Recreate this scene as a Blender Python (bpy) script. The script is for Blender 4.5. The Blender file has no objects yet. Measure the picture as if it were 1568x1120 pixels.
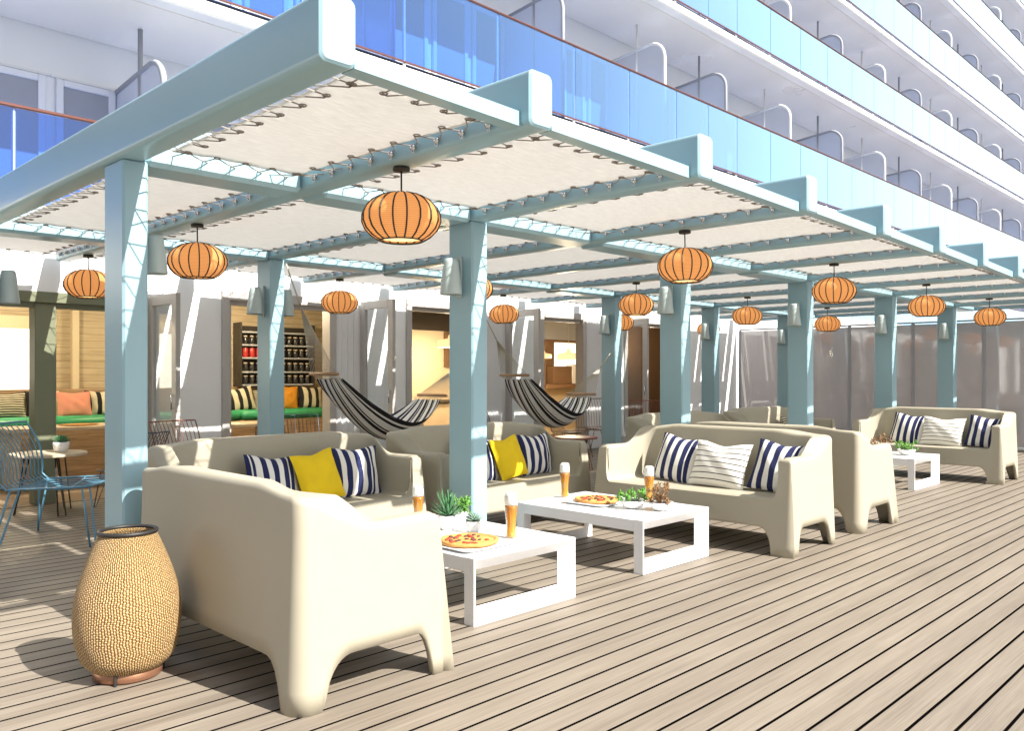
import bpy, math, random
from mathutils import Vector, Matrix
R = math.radians
random.seed(7)
scene = bpy.context.scene
COL = scene.collection

# ------------------------------------------------------------------ camera
YAW = R(44.46)
cam_d = bpy.data.cameras.new('camera')
cam = bpy.data.objects.new('camera', cam_d); COL.objects.link(cam)
cam.location = (0, 0, 1.6)
cam.rotation_euler = (R(90), 0, -(R(90) - YAW))
cam_d.sensor_width = 36; cam_d.lens = 36 * 1275 / 1568
cam_d.shift_y = 13 / 1568
cam_d.clip_start = 0.05; cam_d.clip_end = 6000
scene.camera = cam

# ------------------------------------------------------------------ light
SUN = Vector((0.19, -1.0, 0.918)).normalized()
elev = math.asin(SUN.z)
world = bpy.data.worlds.new('World'); scene.world = world; world.use_nodes = True
wn = world.node_tree; wn.nodes.clear()
wo = wn.nodes.new('ShaderNodeOutputWorld'); wb = wn.nodes.new('ShaderNodeBackground')
sky = wn.nodes.new('ShaderNodeTexSky'); sky.sky_type = 'NISHITA'; sky.sun_disc = False
sky.sun_elevation = elev
sky.sun_rotation = math.atan2(SUN.x, SUN.y)
sky.air_density = 1.0; sky.dust_density = 2.0; sky.ozone_density = 1.2
wb.inputs['Strength'].default_value = 0.072
hz = wn.nodes.new('ShaderNodeHueSaturation'); hz.inputs['Saturation'].default_value = 0.32     # thin sea haze
wn.links.new(sky.outputs[0], hz.inputs['Color']); wn.links.new(hz.outputs[0], wb.inputs[0]); wn.links.new(wb.outputs[0], wo.inputs[0])
sd = bpy.data.lights.new('sun', 'SUN'); sd.energy = 5.0; sd.angle = R(0.5); sd.color = (1.0, 0.95, 0.87)
so = bpy.data.objects.new('sun', sd); COL.objects.link(so)
so.rotation_euler = (-SUN).to_track_quat('-Z', 'Y').to_euler()
scene.view_settings.view_transform = 'Standard'
scene.view_settings.look = 'None'
scene.view_settings.exposure = 1.12
scene.view_settings.gamma = 1.0

# ------------------------------------------------------------------ materials
def nmat(name):
    m = bpy.data.materials.new(name); m.use_nodes = True
    nt = m.node_tree; nt.nodes.clear()
    out = nt.nodes.new('ShaderNodeOutputMaterial')
    return m, nt, out
def N(nt, t, **kw):
    n = nt.nodes.new(t)
    for k, v in kw.items():
        if k.startswith('i_'):
            key = k[2:]
            n.inputs[int(key) if key.isdigit() else key].default_value = v
        else: setattr(n, k, v)
    return n
def L(nt, a, b): nt.links.new(a, b)
def mathn(nt, op, a, b=None, c=None):
    n = nt.nodes.new('ShaderNodeMath'); n.operation = op
    for i, v in enumerate((a, b, c)):
        if v is None: continue
        if isinstance(v, (int, float)): n.inputs[i].default_value = v
        else: nt.links.new(v, n.inputs[i])
    return n.outputs[0]
def objco(nt): return N(nt, 'ShaderNodeTexCoord').outputs['Object']
def geopos(nt): return N(nt, 'ShaderNodeNewGeometry').outputs['Position']

def pmat(name, col, rough=0.5, var=0.08, scale=6.0, bump=0.0, bscale=60.0, metal=0.0, spec=0.5, emit=None, estr=0.0, stretch=(1, 1, 1), coat=0.0):
    """principled with noise colour variation and fine bump"""
    m, nt, out = nmat(name)
    p = N(nt, 'ShaderNodeBsdfPrincipled')
    p.inputs['Roughness'].default_value = rough; p.inputs['Metallic'].default_value = metal
    p.inputs['Specular IOR Level'].default_value = spec
    p.inputs['Coat Weight'].default_value = coat
    mp = N(nt, 'ShaderNodeMapping'); mp.inputs['Scale'].default_value = stretch
    L(nt, geopos(nt), mp.inputs[0])
    no = N(nt, 'ShaderNodeTexNoise'); no.inputs['Scale'].default_value = scale; no.inputs['Detail'].default_value = 6
    L(nt, mp.outputs[0], no.inputs['Vector'])
    mx = N(nt, 'ShaderNodeMix', data_type='RGBA')
    c = Vector(col)
    mx.inputs[6].default_value = (*[max(0, x * (1 - var)) for x in c], 1)
    mx.inputs[7].default_value = (*[min(1, x * (1 + var)) for x in c], 1)
    L(nt, no.outputs['Fac'], mx.inputs[0]); L(nt, mx.outputs[2], p.inputs['Base Color'])
    rr = N(nt, 'ShaderNodeMapRange'); rr.inputs[3].default_value = max(0.02, rough - .07); rr.inputs[4].default_value = min(1, rough + .07)
    L(nt, no.outputs['Fac'], rr.inputs[0]); L(nt, rr.outputs[0], p.inputs['Roughness'])
    if bump:
        n2 = N(nt, 'ShaderNodeTexNoise'); n2.inputs['Scale'].default_value = bscale; n2.inputs['Detail'].default_value = 3
        L(nt, mp.outputs[0], n2.inputs['Vector'])
        b = N(nt, 'ShaderNodeBump'); b.inputs['Strength'].default_value = bump; b.inputs['Distance'].default_value = 0.004
        L(nt, n2.outputs['Fac'], b.inputs['Height']); L(nt, b.outputs[0], p.inputs['Normal'])
    if emit:
        p.inputs['Emission Color'].default_value = (*emit, 1); p.inputs['Emission Strength'].default_value = estr
    L(nt, p.outputs[0], out.inputs[0])
    return m

M = {}
M['teal'] = pmat('teal_paint', (0.29, 0.455, 0.52), rough=0.34, var=0.05, scale=1.7, bump=0.05, bscale=180)
M['white'] = pmat('ship_white_paint', (0.87, 0.86, 0.83), rough=0.4, var=0.035, scale=0.9, bump=0.04, bscale=40)
M['wallwhite'] = pmat('deck_wall_paint', (0.90, 0.90, 0.90), rough=0.5, var=0.04, scale=1.3, bump=0.12, bscale=25)
M['soffit'] = pmat('soffit_paint', (0.85, 0.81, 0.75), rough=0.3, var=0.06, scale=0.35)
M['tablewhite'] = pmat('table_white', (0.80, 0.80, 0.81), rough=0.3, var=0.02, scale=5)
M['sofa'] = pmat('sofa_moulded_plastic', (0.385, 0.352, 0.272), rough=0.5, var=0.035, scale=9, bump=0.16, bscale=420, spec=0.4)
M['yellow'] = pmat('yellow_fabric', (0.82, 0.57, 0.008), rough=0.9, var=0.10, scale=12, bump=0.6, bscale=260)
M['steel'] = pmat('polished_steel', (0.62, 0.64, 0.66), rough=0.18, metal=1.0, var=0.05)
M['rope'] = pmat('grey_rope', (0.30, 0.265, 0.235), rough=0.85, var=0.2, scale=60, bump=0.5, bscale=400)
M['cord'] = pmat('cream_cord', (0.52, 0.47, 0.38), rough=0.85, var=0.1, scale=60)
M['black'] = pmat('black_metal', (0.018, 0.017, 0.016), rough=0.5, var=0.2)
M['rail'] = pmat('varnished_rail', (0.13, 0.045, 0.032), rough=0.3, var=0.2, scale=3)
M['frame'] = pmat('taupe_frame', (0.47, 0.445, 0.42), rough=0.45, var=0.05, scale=3)
M['olive'] = pmat('olive_frame', (0.17, 0.185, 0.115), rough=0.5, var=0.06)
M['winwhite'] = pmat('window_frame_white', (0.78, 0.78, 0.79), rough=0.35, var=0.02)
M['curtain'] = pmat('grey_curtain', (0.36, 0.37, 0.40), rough=0.9, var=0.05, scale=3)
M['bluewire'] = pmat('blue_wire', (0.10, 0.27, 0.40), rough=0.35, var=0.08)
M['rustwire'] = pmat('rust_wire', (0.24, 0.07, 0.04), rough=0.4, var=0.1)
M['darkwire'] = pmat('navy_wire', (0.03, 0.055, 0.085), rough=0.4, var=0.1)
M['brownwire'] = pmat('brown_wire', (0.12, 0.065, 0.04), rough=0.4, var=0.1)
M['green'] = pmat('green_vinyl', (0.04, 0.34, 0.15), rough=0.38, var=0.08, scale=3)
M['woodbar'] = pmat('spreader_wood', (0.42, 0.25, 0.13), rough=0.5, var=0.2, scale=25)
M['copper'] = pmat('copper_ring', (0.34, 0.17, 0.10), rough=0.35, metal=0.6, var=0.05)
M['foam'] = pmat('beer_foam', (0.86, 0.84, 0.78), rough=0.8, var=0.04, scale=60, bump=0.3, bscale=300)
M['plate'] = pmat('white_plate', (0.78, 0.79, 0.80), rough=0.2, var=0.01)
M['pot'] = pmat('white_pot', (0.78, 0.77, 0.75), rough=0.4, var=0.04, scale=20)
M['soil'] = pmat('soil', (0.05, 0.035, 0.025), rough=0.95, var=0.4, scale=90)
M['leaf'] = pmat('agave_leaf', (0.07, 0.20, 0.085), rough=0.42, var=0.35, scale=30)
M['leaf2'] = pmat('bright_leaf', (0.13, 0.33, 0.05), rough=0.45, var=0.35, scale=40)
M['leaf3'] = pmat('grey_leaf', (0.17, 0.26, 0.20), rough=0.45, var=0.25, scale=40)
M['leafred'] = pmat('reddish_leaf', (0.26, 0.14, 0.06), rough=0.45, var=0.45, scale=40)
M['crust'] = pmat('pizza_crust', (0.55, 0.27, 0.075), rough=0.7, var=0.4, scale=45, bump=0.8, bscale=120)
M['cheese'] = pmat('pizza_cheese', (0.68, 0.33, 0.09), rough=0.5, var=0.45, scale=55, bump=0.6, bscale=90)
M['tomato'] = pmat('tomato', (0.42, 0.045, 0.02), rough=0.4, var=0.3, scale=60)
M['basil'] = pmat('olive_topping', (0.06, 0.03, 0.02), rough=0.4, var=0.4, scale=60)
M['ceilwarm'] = pmat('interior_ceiling', (0.42, 0.40, 0.28), rough=0.7, var=0.05)
M['intwall'] = pmat('interior_cream', (0.62, 0.52, 0.36), rough=0.7, var=0.05, scale=2)
M['intfloor'] = pmat('interior_floor', (0.22, 0.16, 0.11), rough=0.5, var=0.2, scale=3)
M['darkint'] = pmat('interior_dark', (0.035, 0.028, 0.022), rough=0.6, var=0.2)
M['brownint'] = pmat('interior_brown', (0.16, 0.09, 0.045), rough=0.6, var=0.15, scale=1.5)
M['lamppaint'] = pmat('pale_lamp_paint', (0.42, 0.50, 0.50), rough=0.35, var=0.03)
M['straw'] = pmat('straw_shade', (0.66, 0.52, 0.28), rough=0.8, var=0.15, scale=50, emit=(1.0, 0.72, 0.35), estr=0.5)
M['pink'] = pmat('pink_fabric', (0.66, 0.27, 0.19), rough=0.9, var=0.06, scale=15, bump=0.4, bscale=250)
M['orange'] = pmat('orange_fabric', (0.68, 0.28, 0.02), rough=0.9, var=0.08, scale=15)
M['redjar'] = pmat('red_jar', (0.42, 0.03, 0.025), rough=0.3, var=0.1)
M['darkjar'] = pmat('dark_jar', (0.03, 0.03, 0.03), rough=0.2, var=0.2)
M['jarlid'] = pmat('jar_lid', (0.50, 0.42, 0.34), rough=0.4, var=0.1)
M['blind'] = pmat('window_blind', (0.8, 0.8, 0.74), rough=0.7, var=0.03, emit=(1.0, 0.97, 0.85), estr=0.75)
M['seaback'] = pmat('rubber_black', (0.02, 0.02, 0.022), rough=0.6, var=0.1)

def ocean():
    m, nt, out = nmat('ocean'); p = N(nt, 'ShaderNodeBsdfPrincipled')
    p.inputs['Base Color'].default_value = (0.01, 0.05, 0.09, 1); p.inputs['Roughness'].default_value = 0.12
    no = N(nt, 'ShaderNodeTexNoise'); no.inputs['Scale'].default_value = 0.12; no.inputs['Detail'].default_value = 8
    L(nt, geopos(nt), no.inputs['Vector']); b = N(nt, 'ShaderNodeBump'); b.inputs['Strength'].default_value = .6; b.inputs['Distance'].default_value = 1.5
    L(nt, no.outputs['Fac'], b.inputs['Height']); L(nt, b.outputs[0], p.inputs['Normal']); L(nt, p.outputs[0], out.inputs[0]); return m
M['sea'] = ocean()

def deck_mat():
    m, nt, out = nmat('deck_planks'); p = N(nt, 'ShaderNodeBsdfPrincipled')
    sp = N(nt, 'ShaderNodeSeparateXYZ'); pos = geopos(nt); L(nt, pos, sp.inputs[0])
    pitch = 0.1585
    yy = mathn(nt, 'DIVIDE', mathn(nt, 'SUBTRACT', sp.outputs[1], 1.352), pitch)
    fr = mathn(nt, 'FRACT', mathn(nt, 'ADD', yy, 200.5))
    dist = mathn(nt, 'ABSOLUTE', mathn(nt, 'SUBTRACT', fr, 0.5))
    gap = N(nt, 'ShaderNodeMapRange', interpolation_type='SMOOTHSTEP'); gap.inputs[1].default_value = 0.042; gap.inputs[2].default_value = 0.058
    L(nt, dist, gap.inputs[0])
    idx = mathn(nt, 'FLOOR', mathn(nt, 'ADD', yy, 200.5))
    # fine embossed grain running along the boards
    cmb = N(nt, 'ShaderNodeCombineXYZ')
    L(nt, mathn(nt, 'ADD', mathn(nt, 'MULTIPLY', sp.outputs[0], 2.2), mathn(nt, 'MULTIPLY', idx, 7.31)), cmb.inputs[0])
    L(nt, mathn(nt, 'MULTIPLY', sp.outputs[1], 150.0), cmb.inputs[1])
    g = N(nt, 'ShaderNodeTexNoise'); g.inputs['Scale'].default_value = 1.0; g.inputs['Detail'].default_value = 4; g.inputs['Roughness'].default_value = 0.65
    L(nt, cmb.outputs[0], g.inputs['Vector'])
    cmb2 = N(nt, 'ShaderNodeCombineXYZ')
    L(nt, mathn(nt, 'ADD', mathn(nt, 'MULTIPLY', sp.outputs[0], 0.7), mathn(nt, 'MULTIPLY', idx, 3.7)), cmb2.inputs[0])
    L(nt, mathn(nt, 'MULTIPLY', sp.outputs[1], 22.0), cmb2.inputs[1])
    g2 = N(nt, 'ShaderNodeTexNoise'); g2.inputs['Scale'].default_value = 1.0; g2.inputs['Detail'].default_value = 3
    L(nt, cmb2.outputs[0], g2.inputs['Vector'])
    wn_ = N(nt, 'ShaderNodeTexWhiteNoise', noise_dimensions='1D'); L(nt, idx, wn_.inputs['W'])
    blot = N(nt, 'ShaderNodeTexNoise'); blot.inputs['Scale'].default_value = 1.1; blot.inputs['Detail'].default_value = 5; L(nt, pos, blot.inputs['Vector'])
    val = mathn(nt, 'ADD', mathn(nt, 'MULTIPLY', g.outputs['Fac'], 0.62), mathn(nt, 'MULTIPLY', g2.outputs['Fac'], 0.22))
    val = mathn(nt, 'ADD', val, mathn(nt, 'MULTIPLY', wn_.outputs['Value'], 0.10))
    val = mathn(nt, 'ADD', val, mathn(nt, 'MULTIPLY', blot.outputs['Fac'], 0.14))
    cr = N(nt, 'ShaderNodeValToRGB')
    cr.color_ramp.elements[0].position = 0.30; cr.color_ramp.elements[0].color = (0.125, 0.10, 0.077, 1)
    cr.color_ramp.elements[1].position = 0.74; cr.color_ramp.elements[1].color = (0.305, 0.262, 0.212, 1)
    L(nt, val, cr.inputs[0])
    mx = N(nt, 'ShaderNodeMix', data_type='RGBA'); mx.inputs[6].default_value = (0.004, 0.003, 0.003, 1)
    L(nt, gap.outputs[0], mx.inputs[0]); L(nt, cr.outputs[0], mx.inputs[7]); L(nt, mx.outputs[2], p.inputs['Base Color'])
    p.inputs['Roughness'].default_value = 0.55; L(nt, mathn(nt, 'MULTIPLY', gap.outputs[0], 0.35), p.inputs['Specular IOR Level'])
    hh = mathn(nt, 'ADD', gap.outputs[0], mathn(nt, 'MULTIPLY', g.outputs['Fac'], 0.12))
    b = N(nt, 'ShaderNodeBump'); b.inputs['Strength'].default_value = 0.5; b.inputs['Distance'].default_value = 0.006
    L(nt, hh, b.inputs['Height']); L(nt, b.outputs[0], p.inputs['Normal'])
    L(nt, p.outputs[0], out.inputs[0]); return m
M['deck'] = deck_mat()

def canvas_mat():
    m, nt, out = nmat('canvas_cloth'); pos = geopos(nt)
    n1 = N(nt, 'ShaderNodeTexNoise'); n1.inputs['Scale'].default_value = 9; n1.inputs['Detail'].default_value = 9; n1.inputs['Roughness'].default_value = .75
    mp = N(nt, 'ShaderNodeMapping'); mp.inputs['Scale'].default_value = (1, 5, 1); L(nt, pos, mp.inputs[0]); L(nt, mp.outputs[0], n1.inputs['Vector'])
    cr = N(nt, 'ShaderNodeValToRGB'); cr.color_ramp.elements[0].position = .3; cr.color_ramp.elements[1].position = .7
    cr.color_ramp.elements[0].color = (0.70, 0.69, 0.67, 1); cr.color_ramp.elements[1].color = (0.86, 0.85, 0.83, 1)
    L(nt, n1.outputs['Fac'], cr.inputs[0])
    d = N(nt, 'ShaderNodeBsdfDiffuse'); t = N(nt, 'ShaderNodeBsdfTranslucent'); L(nt, cr.outputs[0], d.inputs[0]); L(nt, cr.outputs[0], t.inputs[0])
    mx = N(nt, 'ShaderNodeMixShader'); mx.inputs[0].default_value = 0.52; L(nt, d.outputs[0], mx.inputs[1]); L(nt, t.outputs[0], mx.inputs[2])
    b = N(nt, 'ShaderNodeBump'); b.inputs['Strength'].default_value = .35; b.inputs['Distance'].default_value = .004
    L(nt, n1.outputs['Fac'], b.inputs['Height']); L(nt, b.outputs[0], d.inputs['Normal'])
    L(nt, mx.outputs[0], out.inputs[0]); return m
M['canvas'] = canvas_mat()

def glass_mat(name, tint, ior=1.5, gl=(1, 1, 1), rough=0.02, haze=0.0, graze=0.0, hazecol=(.5, .5, .5), boost=1.0):
    m, nt, out = nmat(name)
    t = N(nt, 'ShaderNodeBsdfTransparent'); t.inputs[0].default_value = (*tint, 1)
    g = N(nt, 'ShaderNodeBsdfGlossy'); g.inputs[0].default_value = (*gl, 1); g.inputs['Roughness'].default_value = rough
    f = N(nt, 'ShaderNodeLayerWeight'); f.inputs[0].default_value = .5     # Schlick, same from both sides
    f0 = ((ior - 1) / (ior + 1)) ** 2 * 2
    mx = N(nt, 'ShaderNodeMixShader')
    fr = mathn(nt, 'ADD', mathn(nt, 'MULTIPLY', mathn(nt, 'POWER', f.outputs['Facing'], 4.0), 1 - f0), f0)
    fac = mathn(nt, 'MINIMUM', mathn(nt, 'MULTIPLY', fr, boost), 1.0)
    L(nt, fac, mx.inputs[0]); L(nt, g.outputs[0], mx.inputs[2])
    if haze > 0:
        d = N(nt, 'ShaderNodeBsdfDiffuse'); d.inputs[0].default_value = (*hazecol, 1)
        m2 = N(nt, 'ShaderNodeMixShader'); L(nt, mathn(nt, 'MINIMUM', mathn(nt, 'ADD', mathn(nt, 'MULTIPLY', mathn(nt, 'POWER', f.outputs['Facing'], 3.0), graze), haze), 1.0), m2.inputs[0])
        L(nt, t.outputs[0], m2.inputs[1]); L(nt, d.outputs[0], m2.inputs[2]); L(nt, m2.outputs[0], mx.inputs[1])
    else: L(nt, t.outputs[0], mx.inputs[1])
    # slight waviness of real panes
    no = N(nt, 'ShaderNodeTexNoise'); no.inputs['Scale'].default_value = .8; L(nt, geopos(nt), no.inputs['Vector'])
    b = N(nt, 'ShaderNodeBump'); b.inputs['Strength'].default_value = .12; b.inputs['Distance'].default_value = .02
    L(nt, no.outputs['Fac'], b.inputs['Height']); L(nt, b.outputs[0], g.inputs['Normal'])
    L(nt, mx.outputs[0], out.inputs[0]); return m
M['blueglass'] = glass_mat('blue_glass', (0.24, 0.46, 0.88), ior=1.45, boost=.85, haze=0.02, graze=1.7, hazecol=(.50, .82, .93))  # diffuse cyan growing at grazing angles stands in for bright sky reflection
M['doorglass'] = glass_mat('clear_glass', (0.93, 0.95, 0.95), ior=1.45)
M['divglass'] = glass_mat('divider_glass', (0.55, 0.62, 0.74), ior=1.45, haze=0.78, hazecol=(.72, .76, .84), rough=.15)
M['divpale'] = glass_mat('pale_divider', (0.8, 0.82, 0.86), ior=1.45, haze=0.75, hazecol=(.76, .77, .80), rough=.2)
M['screen'] = glass_mat('smoked_screen', (0.50, 0.46, 0.47), ior=1.5, haze=0.72, hazecol=(.60, .56, .56), rough=.05, boost=1.4)
M['cabinglass'] = glass_mat('cabin_window_glass', (0.45, 0.48, 0.52), ior=1.5, haze=.5, hazecol=(.30, .31, .34))
M['drinkglass'] = glass_mat('drinking_glass', (0.97, 0.98, 0.98), ior=1.4)

def beer_mat():
    m, nt, out = nmat('beer'); p = N(nt, 'ShaderNodeBsdfPrincipled')
    sp = N(nt, 'ShaderNodeSeparateXYZ'); L(nt, objco(nt), sp.inputs[0])
    cr = N(nt, 'ShaderNodeValToRGB'); cr.color_ramp.elements[0].position = .1; cr.color_ramp.elements[1].position = .9
    cr.color_ramp.elements[0].color = (0.80, 0.42, 0.03, 1); cr.color_ramp.elements[1].color = (0.52, 0.17, 0.02, 1)
    L(nt, mathn(nt, 'MULTIPLY', sp.outputs[2], 3.5), cr.inputs[0]); L(nt, cr.outputs[0], p.inputs['Base Color'])
    p.inputs['Roughness'].default_value = .08; p.inputs['Transmission Weight'].default_value = .35; p.inputs['IOR'].default_value = 1.33
    L(nt, p.outputs[0], out.inputs[0]); return m
M['beer'] = beer_mat()

def stripes_mat(name, stops, axis=0, horiz=None, rough=.9):
    """stripes across UV; stops = [(pos, colour)...] constant ramp"""
    m, nt, out = nmat(name); p = N(nt, 'ShaderNodeBsdfPrincipled'); p.inputs['Roughness'].default_value = rough
    uv = N(nt, 'ShaderNodeTexCoord').outputs['UV']; sp = N(nt, 'ShaderNodeSeparateXYZ'); L(nt, uv, sp.inputs[0])
    no = N(nt, 'ShaderNodeTexNoise'); no.inputs['Scale'].default_value = 260; L(nt, objco(nt), no.inputs['Vector'])
    no2 = N(nt, 'ShaderNodeTexNoise'); no2.inputs['Scale'].default_value = 5; L(nt, objco(nt), no2.inputs['Vector'])
    u = mathn(nt, 'ADD', sp.outputs[axis], mathn(nt, 'MULTIPLY', mathn(nt, 'SUBTRACT', no2.outputs['Fac'], 0.5), 0.006))
    cr = N(nt, 'ShaderNodeValToRGB'); cr.color_ramp.interpolation = 'CONSTANT'
    e = cr.color_ramp.elements
    e[0].position = stops[0][0]; e[0].color = (*stops[0][1], 1); e[1].position = stops[1][0]; e[1].color = (*stops[1][1], 1)
    for pos, c in stops[2:]:
        x = e.new(pos); x.color = (*c, 1)
    L(nt, u, cr.inputs[0])
    mx = N(nt, 'ShaderNodeMix', data_type='RGBA', blend_type='MULTIPLY'); mx.inputs[0].default_value = .35
    L(nt, cr.outputs[0], mx.inputs[6]); L(nt, no.outputs['Color'], mx.inputs[7])
    hs = N(nt, 'ShaderNodeMix', data_type='RGBA'); hs.inputs[0].default_value = .85
    L(nt, cr.outputs[0], hs.inputs[6]); hs.inputs[0].default_value = .25; L(nt, mx.outputs[2], hs.inputs[7]); L(nt, hs.outputs[2], p.inputs['Base Color'])
    b = N(nt, 'ShaderNodeBump'); b.inputs['Strength'].default_value = .35; b.inputs['Distance'].default_value = .002
    L(nt, no.outputs['Fac'], b.inputs['Height']); L(nt, b.outputs[0], p.inputs['Normal']); L(nt, p.outputs[0], out.inputs[0]); return m
NAVY = (0.012, 0.018, 0.085); WH = (0.80, 0.78, 0.73); BK = (0.010, 0.010, 0.012); CR = (0.66, 0.60, 0.44)
M['stripe'] = stripes_mat('navy_white_stripe', [(0, NAVY), (.06, WH), (.085, NAVY), (.13, WH), (.24, NAVY), (.34, WH), (.44, NAVY), (.545, WH), (.645, NAVY), (.75, WH), (.775, NAVY), (.86, WH)])
M['stripe2'] = stripes_mat('navy_white_stripe_b', [(0, NAVY), (.10, WH), (.19, NAVY), (.30, WH), (.41, NAVY), (.52, WH), (.63, NAVY), (.74, WH), (.775, NAVY), (.83, WH), (.92, NAVY)])
st = [(0, WH)]
for i in range(7):
    a = .11 + i * .125; st += [(a, BK), (a + .022, WH)]
M['thin'] = stripes_mat('thin_line_cloth', st, axis=1)
M['bwstripe'] = stripes_mat('black_cream_stripe', [(0, BK), (.15, CR), (.33, BK), (.48, CR), (.66, BK), (.82, CR)])
M['bwthin'] = stripes_mat('black_cream_lines', [(0, BK)] + [x for i in range(10) for x in ((.05 + i * .095, CR), (.095 + i * .095, BK))], axis=1)
hs_ = [(0, BK)]
for a, b_ in ((.05, .075), (.11, .20), (.225, .24), (.30, .40), (.43, .45), (.52, .60), (.625, .64), (.70, .80), (.83, .85), (.90, .95)):
    hs_ += [(a, (.9, .89, .86)), (b_, BK if a < .5 else (0.02, 0.018, 0.06))]
M['hammock'] = stripes_mat('hammock_stripe', hs_, axis=0)

def wood_mat(name, c1, c2, sc=(1, 1, 12), boards=None, axis=2):
    m, nt, out = nmat(name); p = N(nt, 'ShaderNodeBsdfPrincipled'); pos = geopos(nt)
    mp = N(nt, 'ShaderNodeMapping'); mp.inputs['Scale'].default_value = sc; L(nt, pos, mp.inputs[0])
    no = N(nt, 'ShaderNodeTexNoise'); no.inputs['Scale'].default_value = 3; no.inputs['Detail'].default_value = 7; no.inputs['Roughness'].default_value = .7; no.inputs['Distortion'].default_value = .6
    L(nt, mp.outputs[0], no.inputs['Vector'])
    cr = N(nt, 'ShaderNodeValToRGB'); cr.color_ramp.elements[0].position = .33; cr.color_ramp.elements[1].position = .68
    cr.color_ramp.elements[0].color = (*c1, 1); cr.color_ramp.elements[1].color = (*c2, 1); L(nt, no.outputs['Fac'], cr.inputs[0])
    colr = cr.outputs[0]
    if boards:
        sp = N(nt, 'ShaderNodeSeparateXYZ'); L(nt, pos, sp.inputs[0])
        fr = mathn(nt, 'FRACT', mathn(nt, 'MULTIPLY', mathn(nt, 'ADD', sp.outputs[axis], 50), 1 / boards))
        g = mathn(nt, 'GREATER_THAN', mathn(nt, 'ABSOLUTE', mathn(nt, 'SUBTRACT', fr, .5)), .47)
        mx = N(nt, 'ShaderNodeMix', data_type='RGBA'); L(nt, g, mx.inputs[0]); L(nt, colr, mx.inputs[6]); mx.inputs[7].default_value = (*[x * .45 for x in c1], 1); colr = mx.outputs[2]
    L(nt, colr, p.inputs['Base Color']); p.inputs['Roughness'].default_value = .6
    L(nt, p.outputs[0], out.inputs[0]); return m
M['wood'] = wood_mat('bench_wood', (0.20, 0.12, 0.06), (0.45, 0.31, 0.18), sc=(.6, .6, 9))
M['slatwall'] = wood_mat('slatted_interior_wall', (0.36, 0.285, 0.18), (0.50, 0.415, 0.28), sc=(.6, .6, 6), boards=.11)
M['tabletop'] = wood_mat('pale_table_wood', (0.42, 0.33, 0.22), (0.62, 0.52, 0.38), sc=(1, 6, 6))

def wicker_mat():
    m, nt, out = nmat('woven_wicker'); p = N(nt, 'ShaderNodeBsdfPrincipled')
    uv = N(nt, 'ShaderNodeTexCoord').outputs['UV']; sp = N(nt, 'ShaderNodeSeparateXYZ'); L(nt, uv, sp.inputs[0])
    nz = N(nt, 'ShaderNodeTexNoise'); nz.inputs['Scale'].default_value = 14; L(nt, uv, nz.inputs['Vector'])
    jit = mathn(nt, 'MULTIPLY', mathn(nt, 'SUBTRACT', nz.outputs['Fac'], .5), 1.7)
    a = mathn(nt, 'ADD', mathn(nt, 'MULTIPLY', sp.outputs[0], 112.0), jit); b = mathn(nt, 'ADD', mathn(nt, 'MULTIPLY', sp.outputs[1], 84.0), jit)
    sa = mathn(nt, 'SINE', mathn(nt, 'MULTIPLY', a, math.pi)); sb = mathn(nt, 'SINE', mathn(nt, 'MULTIPLY', b, math.pi))
    prod = mathn(nt, 'MULTIPLY', sa, sb)
    h1 = mathn(nt, 'ABSOLUTE', sa); h2 = mathn(nt, 'ABSOLUTE', sb)
    ht = mathn(nt, 'ADD', mathn(nt, 'ADD', mathn(nt, 'MULTIPLY', h1, .52), mathn(nt, 'MULTIPLY', h2, .24)), mathn(nt, 'MULTIPLY', mathn(nt, 'SIGN', prod), .16))
    n2 = N(nt, 'ShaderNodeTexNoise'); n2.inputs['Scale'].default_value = 60; n2.inputs['Detail'].default_value = 4; L(nt, uv, n2.inputs['Vector'])
    hv = mathn(nt, 'ADD', ht, mathn(nt, 'MULTIPLY', mathn(nt, 'SUBTRACT', n2.outputs['Fac'], .5), .55))
    cr = N(nt, 'ShaderNodeValToRGB'); e = cr.color_ramp.elements
    e[0].position = .08; e[0].color = (0.05, 0.016, 0.005, 1); e[1].position = .95; e[1].color = (0.76, 0.56, 0.28, 1)
    x = e.new(.45); x.color = (0.38, 0.215, 0.075, 1)
    L(nt, hv, cr.inputs[0]); L(nt, cr.outputs[0], p.inputs['Base Color']); p.inputs['Roughness'].default_value = .65
    bp = N(nt, 'ShaderNodeBump'); bp.inputs['Strength'].default_value = 1; bp.inputs['Distance'].default_value = .012
    L(nt, hv, bp.inputs['Height']); L(nt, bp.outputs[0], p.inputs['Normal']); L(nt, p.outputs[0], out.inputs[0]); return m
M['wicker'] = wicker_mat()

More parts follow.
